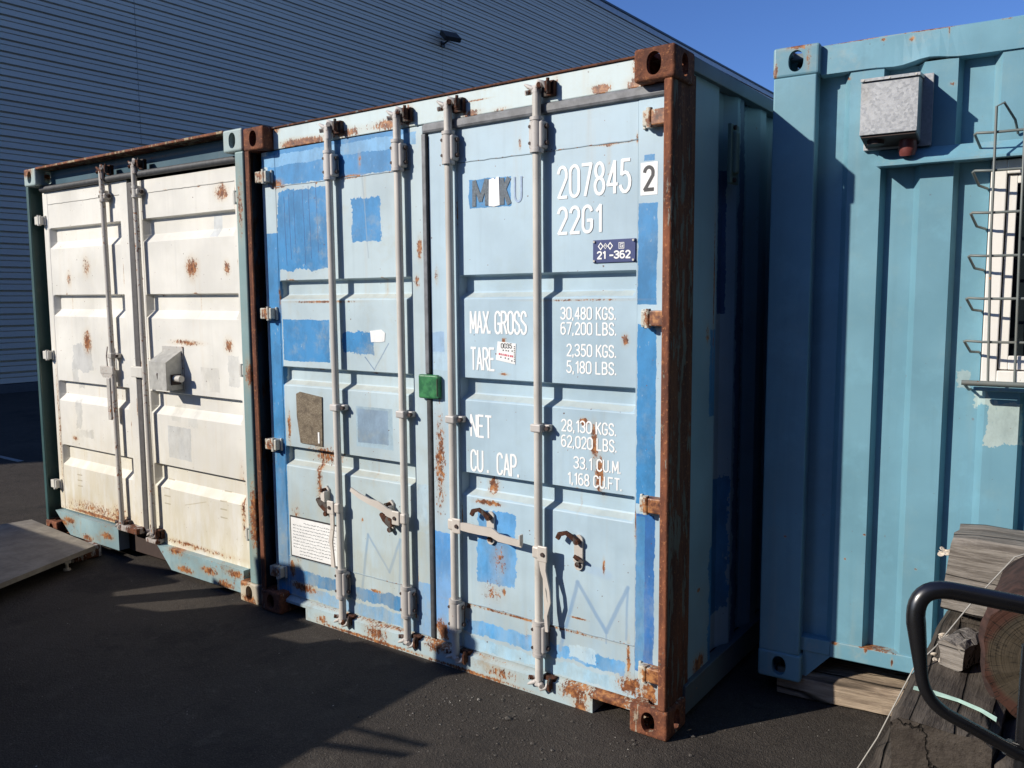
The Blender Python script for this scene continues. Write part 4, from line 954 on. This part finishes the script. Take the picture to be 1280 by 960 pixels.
def beam(name, label, mat, dims, axis, loc, rz=0, cat='timber', group=G_T, **kw):
    o = rough_beam(MB(), *dims, axis, **kw).build(name, mat); o.location = loc; o.rotation_euler = (0, 0, rz); tag(o, label, cat, group); return o
beam('timber_sleeper', 'pale cracked timber sleeper lying on the asphalt under the teal container', W_pale, (-.28, 1.7, 0, .22, 0, .118), 'X', (2.93, .665, 0), .12, group=None, nseg=24, jit=.010)
beam('timber_beam', 'light grey squared timber beam lying on top of the pile beside the teal container', W_light, (0, 1.6, 0, .26, 0, .27), 'X', (3.315, .335, .600), 0, nseg=18, jit=.007, skew=.10)
beam('timber_sleeper', 'dark cracked upper sleeper at the left edge of the pile under the black handle', W_dark, (0, .25, 0, 1.04, 0, .27), 'Y', (3.295, -.42, .282), 0, jit=.008)
beam('timber_sleeper', 'dark upper sleeper beneath the round log at the right of the pile', W_dark, (0, .25, 0, 1.02, 0, .265), 'Y', (3.552, -.47, .236), 0, jit=.010)
beam('timber_sleeper', 'grey-brown lowest sleeper of the pile, jutting out on the left at the ground', W_dark, (0, .26, 0, 1.15, 0, .275), 'Y', (3.20, -.62, 0), 0, jit=.010)
beam('timber_sleeper', 'dark lowest sleeper of the pile, second from the left at the ground', W_dark, (0, .26, 0, 1.1, 0, .272), 'Y', (3.475, -.72, 0), 0, jit=.008)
beam('wood_block', 'small pale wood block lying between the round log and the edge of the pile', W_light, (0, .075, 0, .16, 0, .085), 'Y', (3.352, -.02, .555), R(-14), cat='wood block', group=None, nseg=4, jit=.010, chamfer=.010)
beam('wood_block', 'dark flat packing piece under the light grey beam', W_dark, (0, .30, 0, .12, 0, .045), 'X', (3.36, .40, .554), 0, cat='wood block', group=None, nseg=4, jit=.003, chamfer=.006)
# log
n = N('log_cut_face'); o = n.obj(); s_ = n.sep(o); rad = n.vm('LENGTH', n.comb(s_[0], s_[2]), out=1)
rg = n.noise(n.comb(n.math('MULTIPLY', rad, 40.), 0., 0.), 3, 3, .6); b_ = n.noise(o, 9, 5, .7)
c = n.mix(n.mr(rg, .35, .65), (.046, .036, .024), (.056, .044, .029)); c = n.mix(n.mr(b_, .45, .7), c, (.030, .026, .02)); c = n.mix(n.mr(n.math('ADD', rad, n.math('MULTIPLY', b_, .05)), .168, .186), c, (.050, .022, .015))  # wood colours darkened to carry half-shade on the cut face
ang = n.math('ARCTAN2', s_[0], s_[2]); an = n.noise(n.comb(n.math('MULTIPLY', ang, 5.), n.math('MULTIPLY', rad, 3.), 0.), 1.6, 3, .6)
c = n.mix(n.mr(n.math('ABSOLUTE', n.math('SUBTRACT', an, .5)), 0., .016, .9, 0.), c, (.008, .007, .006))
M_log = n.finish(c, .9, 0., n.math('ADD', rg, b_), .8, .008, .2)
lg = empty('log', (3.652, -.16, .685)); tag(lg, 'round dark log with reddish bark, cut end facing the yard, on top of the sleepers', 'log')
rnd = random.Random(3); rr_ = [.188+.012*math.sin(i*.7)+rnd.uniform(-.006, .006) for i in range(30)]
mb = MB(); rings = []
for (yy, k_) in ((0., .93), (.012, 1.), (.16, 1.01), (.32, .98), (.46, 1.), (.47, .95)):
    rings.append([(rr_[i]*k_*math.cos(2*math.pi*i/30)+rnd.uniform(-.003, .003), yy+rnd.uniform(-.004, .004), rr_[i]*k_*math.sin(2*math.pi*i/30)) for i in range(30)])
vs = [v for r_ in rings for v in r_]; fs = [(i*30+k_, i*30+(k_+1) % 30, (i+1)*30+(k_+1) % 30, (i+1)*30+k_) for i in range(5) for k_ in range(30)]
mb._m(vs, fs, True); mb.build('bark', plain('red_brown_bark', (.045, .022, .017), .95, 0, .5, 1., 35), lg)
mb = MB(); mb._m([v for v in rings[0]]+[(0, .004, 0)], [(i, (i+1) % 30, 30) for i in range(30)])
mb.build('cut_face', M_log, lg); mb = MB(); mb._m([v for v in rings[-1]]+[(0, .466, 0)], [(i, (i+1) % 30, 30) for i in range(30)]); mb.build('cut_face', M_log, lg)
# fungus / shavings
M_fung = plain('pale_fungus', (.62, .54, .44), .8, 0, .2, .3, 60)
def fungus(loc, n_, sp, r0, label):
    mb = MB(); rnd = random.Random(int(loc[0]*997))
    for _ in range(n_):
        c_ = Vector((rnd.uniform(-sp, sp), rnd.uniform(-sp*.6, sp*.6), rnd.uniform(0, sp*.9))); r = rnd.uniform(.5, 1)*r0
        Mx = Matrix.Translation(c_) @ Euler((rnd.uniform(-.8, .8), rnd.uniform(-.8, .8), rnd.uniform(0, 6))).to_matrix().to_4x4()
        mb.lathe([(0.0001, -.15*r), (r*.5, 0), (r, .25*r), (r*.95, .38*r), (r*.45, .22*r), (.0001, .15*r)], 9, Mx)
    o = mb.build('bracket_fungus', M_fung); o.location = loc; tag(o, label, 'fungus', None); return o
fungus((3.318, .36, .800), 13, .022, .014, 'cluster of cream fungus on the left end of the light grey beam')
fungus((3.345, .20, .556), 6, .020, .014, 'cream fungus flakes on the dark sleeper left of the small wood block')
fungus((3.352, .02, .556), 4, .018, .013, 'cream fungus flakes nearest the black handle on the dark sleeper')
fungus((3.60, .36, .868), 4, .020, .013, 'white fungus flakes on the top face of the light grey beam')
fungus((3.63, -.14, .870), 4, .022, .012, 'white fungus flakes on top of the round log')
# strap and cords
st_ = MB(); pts = [(3.325, -.25, .566), (3.37, -.24, .562), (3.44, -.25, .561), (3.50, -.28, .562), (3.54, -.31, .560)]
vs = []; 
for i, p in enumerate(pts): q = .007+.002*math.sin(i*2); vs += [(p[0], p[1]-q, p[2]), (p[0], p[1]+q, p[2]+.004)]
st_._m(vs+[(a, b, c+.0015) for a, b, c in vs], [(2*i, 2*i+1, 2*i+3, 2*i+2) for i in range(4)]+[(10+2*i, 10+2*i+1, 10+2*i+3, 10+2*i+2) for i in range(4)]+[(0, 1, 11, 10), (8, 9, 19, 18)]+[(2*i, 2*i+2, 12+2*i, 10+2*i) for i in range(4)]+[(2*i+1, 2*i+3, 13+2*i, 11+2*i) for i in range(4)])
tag(st_.build('strap', plain('pale_green_webbing', (.42, .60, .50), .7)), 'pale green flat strap lying across the dark sleepers', 'strap')
M_cord = plain('grey_cord', (.40, .38, .34), .8)
cd = MB().tube([(3.02, .02, .012), (3.10, -.05, .08), (3.20, -.08, .30), (3.275, -.10, .50), (3.30, -.09, .566), (3.34, .02, .60), (3.42, .16, .72), (3.52, .27, .855), (3.60, .33, .885), (3.75, .48, .885)], .0022, 6).build('cord', M_cord)
tag(cd, 'thin grey cord running up over the dark sleeper and the light grey beam', 'cord')

# ================================================================== BLACK TUBULAR HANDLE (hand cart, mostly out of frame)
hc = empty('hand_cart', (3.66, -1.37, 0)); tag(hc, 'black tubular steel handle of a hand cart in front of the timber pile', 'hand cart')
n = N('black_gloss_tube'); o = n.obj(); f = n.noise(n.scale(o, 60, 60, 60), 1, 4, .6); q = n.noise(o, 14, 4, .65)
M_tube = n.finish(n.mix(n.mr(f, .70, .76), (.008, .008, .009), (.10, .09, .08)), n.mr(q, .3, .7, .24, .34), 0., q, .06, .003, 1.)
def rnd_path(P, r_, n_=7):
    out = [Vector(P[0])]
    for i in range(1, len(P)-1):
        a, b, c = Vector(P[i-1]), Vector(P[i]), Vector(P[i+1]); rr = r_[i] if isinstance(r_, dict) else r_
        d1 = (a-b).normalized()*min(rr, (a-b).length*.48); d2 = (c-b).normalized()*min(rr, (c-b).length*.48)
        for k in range(n_+1):
            t_ = k/n_; out.append((b+d1)*(1-t_)**2+b*2*t_*(1-t_)+(b+d2)*t_*t_)
    out.append(Vector(P[-1])); return out
O = Vector((3.66, -1.37, 0))
# measured points of the tube
A_ = Vector((3.95, -1.23, 1.180)); B_ = Vector((3.512, -1.462, 1.268)); C__ = Vector((3.535, -1.460, 1.088)); D_ = Vector((3.668, -1.384, 1.004))
path = rnd_path([A_-O, B_-O, C__-O, D_-O], {1: .062, 2: .045}, 10)
nn = len(path); rad = []
for p in path:
    # rubber-gripped upper part is thicker than the bare tube below
    t_ = (p+O-C__).dot((B_-C__).normalized()); up = (p+O).z
    rad.append((.0132+.0018*math.exp(-((up-1.185)/.02)**2)) if up > 1.165 else (.0092 if up < 1.135 else .0092+(up-1.135)/.03*.0048))
for i, p in enumerate(path):
    if p.x+O.x > 3.60 and p.z+O.z > 1.19: rad[i] = .0126
MB().tube(path, rad, 20).build('handle', M_tube, hc)
post = MB(); post.tube([(.002, -.004, 1.175), (.000, -.008, 1.0), (.004, -.012, .10)], .0115, 14).tube([(.40, .20, 1.2), (.40, .20, .10)], .0115, 14).tube([(.014, -.014, .5), (.40, .20, .5)], .010, 12).tube([(.014, -.014, .30), (.40, .20, .30)], .010, 12)
post.tube([(-.020, -.022, 1.0190), (-.008, -.016, 1.012)], .0125, 14)
post.build('frame', M_tube, hc)
MB().box(.03, .42, -.30, .02, .02, .035, .004, Matrix.Rotation(R(28), 4, 'Z')).build('toe_plate', M_tube, hc)
for k_ in (.0, 1.):
    Mw = Matrix.Translation((.03+.40*k_, .08+.20*k_, .11)) @ Euler((0, R(90), R(28))).to_matrix().to_4x4()
    wv = MB().lathe([(.055, -.02), (.085, -.025), (.105, -.018), (.110, 0), (.105, .018), (.085, .025), (.055, .02), (.055, -.02)], 28, Mw).build('wheel', plain('rubber_tyre', (.02, .02, .02), .8), hc)
    MB().lathe([(.0001, -.012), (.054, -.012), (.054, .012), (.0001, .012)], 20, Mw).build('hub', M_bar, wv)

# ================================================================== RAMP PLATE left
n = N('ramp_board'); o = n.obj(); f = n.noise(o, 8, 6, .7); q = n.noise(n.scale(o, 3, 30, 1), 1, 4, .6)
c = n.mix(n.mr(f, .35, .65), (.19, .165, .135), (.28, .25, .205)); c = n.mix(n.mr(q, .5, .75, 0., .4), c, (.10, .09, .08))
M_ramp = n.finish(c, .8, 0., f, .3, .004)
rp = empty('loading_ramp', (-1.58, -.10, .12)); tag(rp, 'worn grey loading ramp plate lying in front of the cream container doors', 'ramp')
poly = [(.015, 0), (-1.05, .085), (-1.09, -.10), (-1.22, -.85), (.33, -.86), (.276, -.68)]
def rz_(x, y): return .012*(x*.5)-.0-.02*max(0, -y-.3)
mb = MB(); nP = len(poly); vs = [(x, y, rz_(x, y)) for x, y in poly]+[(x, y, rz_(x, y)-.030) for x, y in poly]
mb._m(vs, [tuple(range(nP)), tuple(range(2*nP-1, nP-1, -1))]+[(i, (i+1) % nP, (i+1) % nP+nP, i+nP) for i in range(nP)]); mb.build('plate', M_ramp, rp)
MB().box(-.018, .02, -.20, -.16, -.075, -.032, .003).cyl((.0, -.18, -.118), (.0, -.18, -.07), .010, 10).cyl((.0, -.18, -.119), (.0, -.18, -.108), .022, 12).build('leg', M_bar, rp)
MB().box(-1.12, -1.08, -.5, -.46, -.118, -.03, .003).build('leg', M_cam, rp); MB().box(-.1, -.06, -.70, -.66, -.118, -.045, .003).build('leg', M_cam, rp)
MB().box(-.30, -.10, -.10, .10, -.118, -.034, .01).build('support_block', M_cam, rp)

# ================================================================== UNSEEN SKIP BIN, added to cast the shadow on the yard
sb = empty('shadow_caster_skip', (-4.20, -3.65, 0)); tag(sb, 'unseen large green steel skip added to cast the foreground shadow', 'added shadow caster')
M_skip = weathered('skip_paint', (.05, .13, .08), chips=.5, streak=.4, dirt=.4)
LX, LY, HZ = 4.20, 1.72, 1.25
mb = MB()
mb.box(0, LX, 0, .05, .08, HZ, .01); mb.prism([(0, .08), (LX, .08), (LX, HZ), (3.62, HZ), (3.58, 1.13), (3.30, 1.10), (3.25, HZ), (2.72, HZ), (2.66, 1.02), (2.40, .96), (2.10, 1.04), (2.05, HZ), (0, HZ)], 'Y', LY-.05, LY); mb.box(0, .05, .05, LY-.05, .08, HZ, .01); mb.box(LX-.05, LX, .05, LY-.05, .08, HZ, .01); mb.box(0, LX, 0, LY, .04, .10, .01)  # rim notches shaped to let sun patches reach the ground
mb.build('skip_body', M_skip, sb)
mb = MB()
for x in [.2+.42*k for k in range(10)]: mb.box(x, x+.08, LY, LY+.045, .1, HZ-.06, .006); mb.box(x, x+.08, -.045, -.001, .1, HZ-.06, .006)
mb.build('rib', M_skip, sb)
mb = MB(); mb.prism([(0, 0), (LX, 0), (LX, LY), (0, LY)], 'Z', .1, .90); mb.build('rubble', plain('rubble', (.2, .18, .15), .95, 0, .4, 1, 8), sb)
def shadow_board(x0, x1, y0, y1, z1, label, lean=0.):  # boards added so their shadows break the edge and climb the container foot
    o = MB().box(0, x1-x0, 0, y1-y0, 0, z1-.85, .004).build('plank', W_pale); o.location = (x0, y0, .85); o.rotation_euler = (0, lean, 0); tag(o, label, 'plank', 'planks added to shape the skip shadow')
shadow_board(-.24, -.06, -2.06, -2.02, 1.52, 'short wide board, added for its shadow, at the right front corner of the green skip', R(3))
shadow_board(-1.42, -1.12, -2.06, -2.00, 1.58, 'tall wide board, added for its shadow, near the middle of the green skip', R(-6))
shadow_board(-2.10, -1.96, -2.10, -2.03, 1.42, 'narrow upright plank, added for its shadow, in the green skip left of the tall board', R(14))
shadow_board(-2.75, -2.35, -2.10, -2.03, 1.33, 'low wide board, added for its shadow, in the green skip at its left', R(-10))
shadow_board(-.72, -.60, -2.10, -2.05, 1.20, 'small narrow stub of plank, added for its shadow, in the green skip', R(20))
for (p1, r_, lc, lb) in (((1.05, .30, .10), .016, (-.75, -2.9, 1.16), 'thin pole, added for its shadow stripe, sticking out of the right end of the green skip, nearer the far side'), ((1.15, .16, .05), .012, (-.80, -2.62, 1.18), 'thinner pole, added for its shadow stripe, sticking out of the right end of the green skip, nearer the containers')):
    o = MB().tube([(0, 0, 0), p1], r_, 8).build('pole', W_pale); o.location = lc; tag(o, lb, 'pole', 'poles added for thin shadow stripes')  # poles added to throw thin shadow stripes on the asphalt

# ================================================================== GRIT on the asphalt
mb = MB(); rnd = random.Random(8)
def stone(x, y, r):
    vs = []
    for (a, b, c) in ((1, 0, 0), (-1, 0, 0), (0, 1, 0), (0, -1, 0), (0, 0, 1), (0, 0, -.4)):
        k = r*rnd.uniform(.6, 1.2); vs.append((x+a*k, y+b*k, max(0, r*.3+c*k*.7)))
    mb._m(vs, [(0, 2, 4), (2, 1, 4), (1, 3, 4), (3, 0, 4), (2, 0, 5), (1, 2, 5), (3, 1, 5), (0, 3, 5)])
for _ in range(1700):
    x = rnd.uniform(-2.6, 4.2); y = rnd.uniform(-1.6, 1.0)
    if 0 < x < W and y > .0: continue
    if x < 0 and y > .05: continue
    stone(x, y, rnd.choice([.0016, .002, .0025, .003, .0045]))
for _ in range(260): stone(rnd.gauss(1.80, .36), -abs(rnd.gauss(.28, .16)), rnd.choice([.0025, .0035, .005, .007]))
for _ in range(60): stone(rnd.uniform(1.3, 2.7), rnd.uniform(-.35, -.02), rnd.choice([.004, .006, .009]))
stone(1.83, -.20, .017); stone(2.50, .10, .012); stone(2.02, -.30, .010)
n = N('grit'); o = n.obj(); f = n.vor(o, 18, out='Color'); q = n.sep(f)
M_grit = n.finish(n.mix(n.mr(q[0], .86, .99), (.085, .075, .064), (.42, .39, .34)), .9)
tag(mb.build('gravel', M_grit), 'loose grit and small stones scattered on the dark asphalt', 'gravel', kind='stuff')
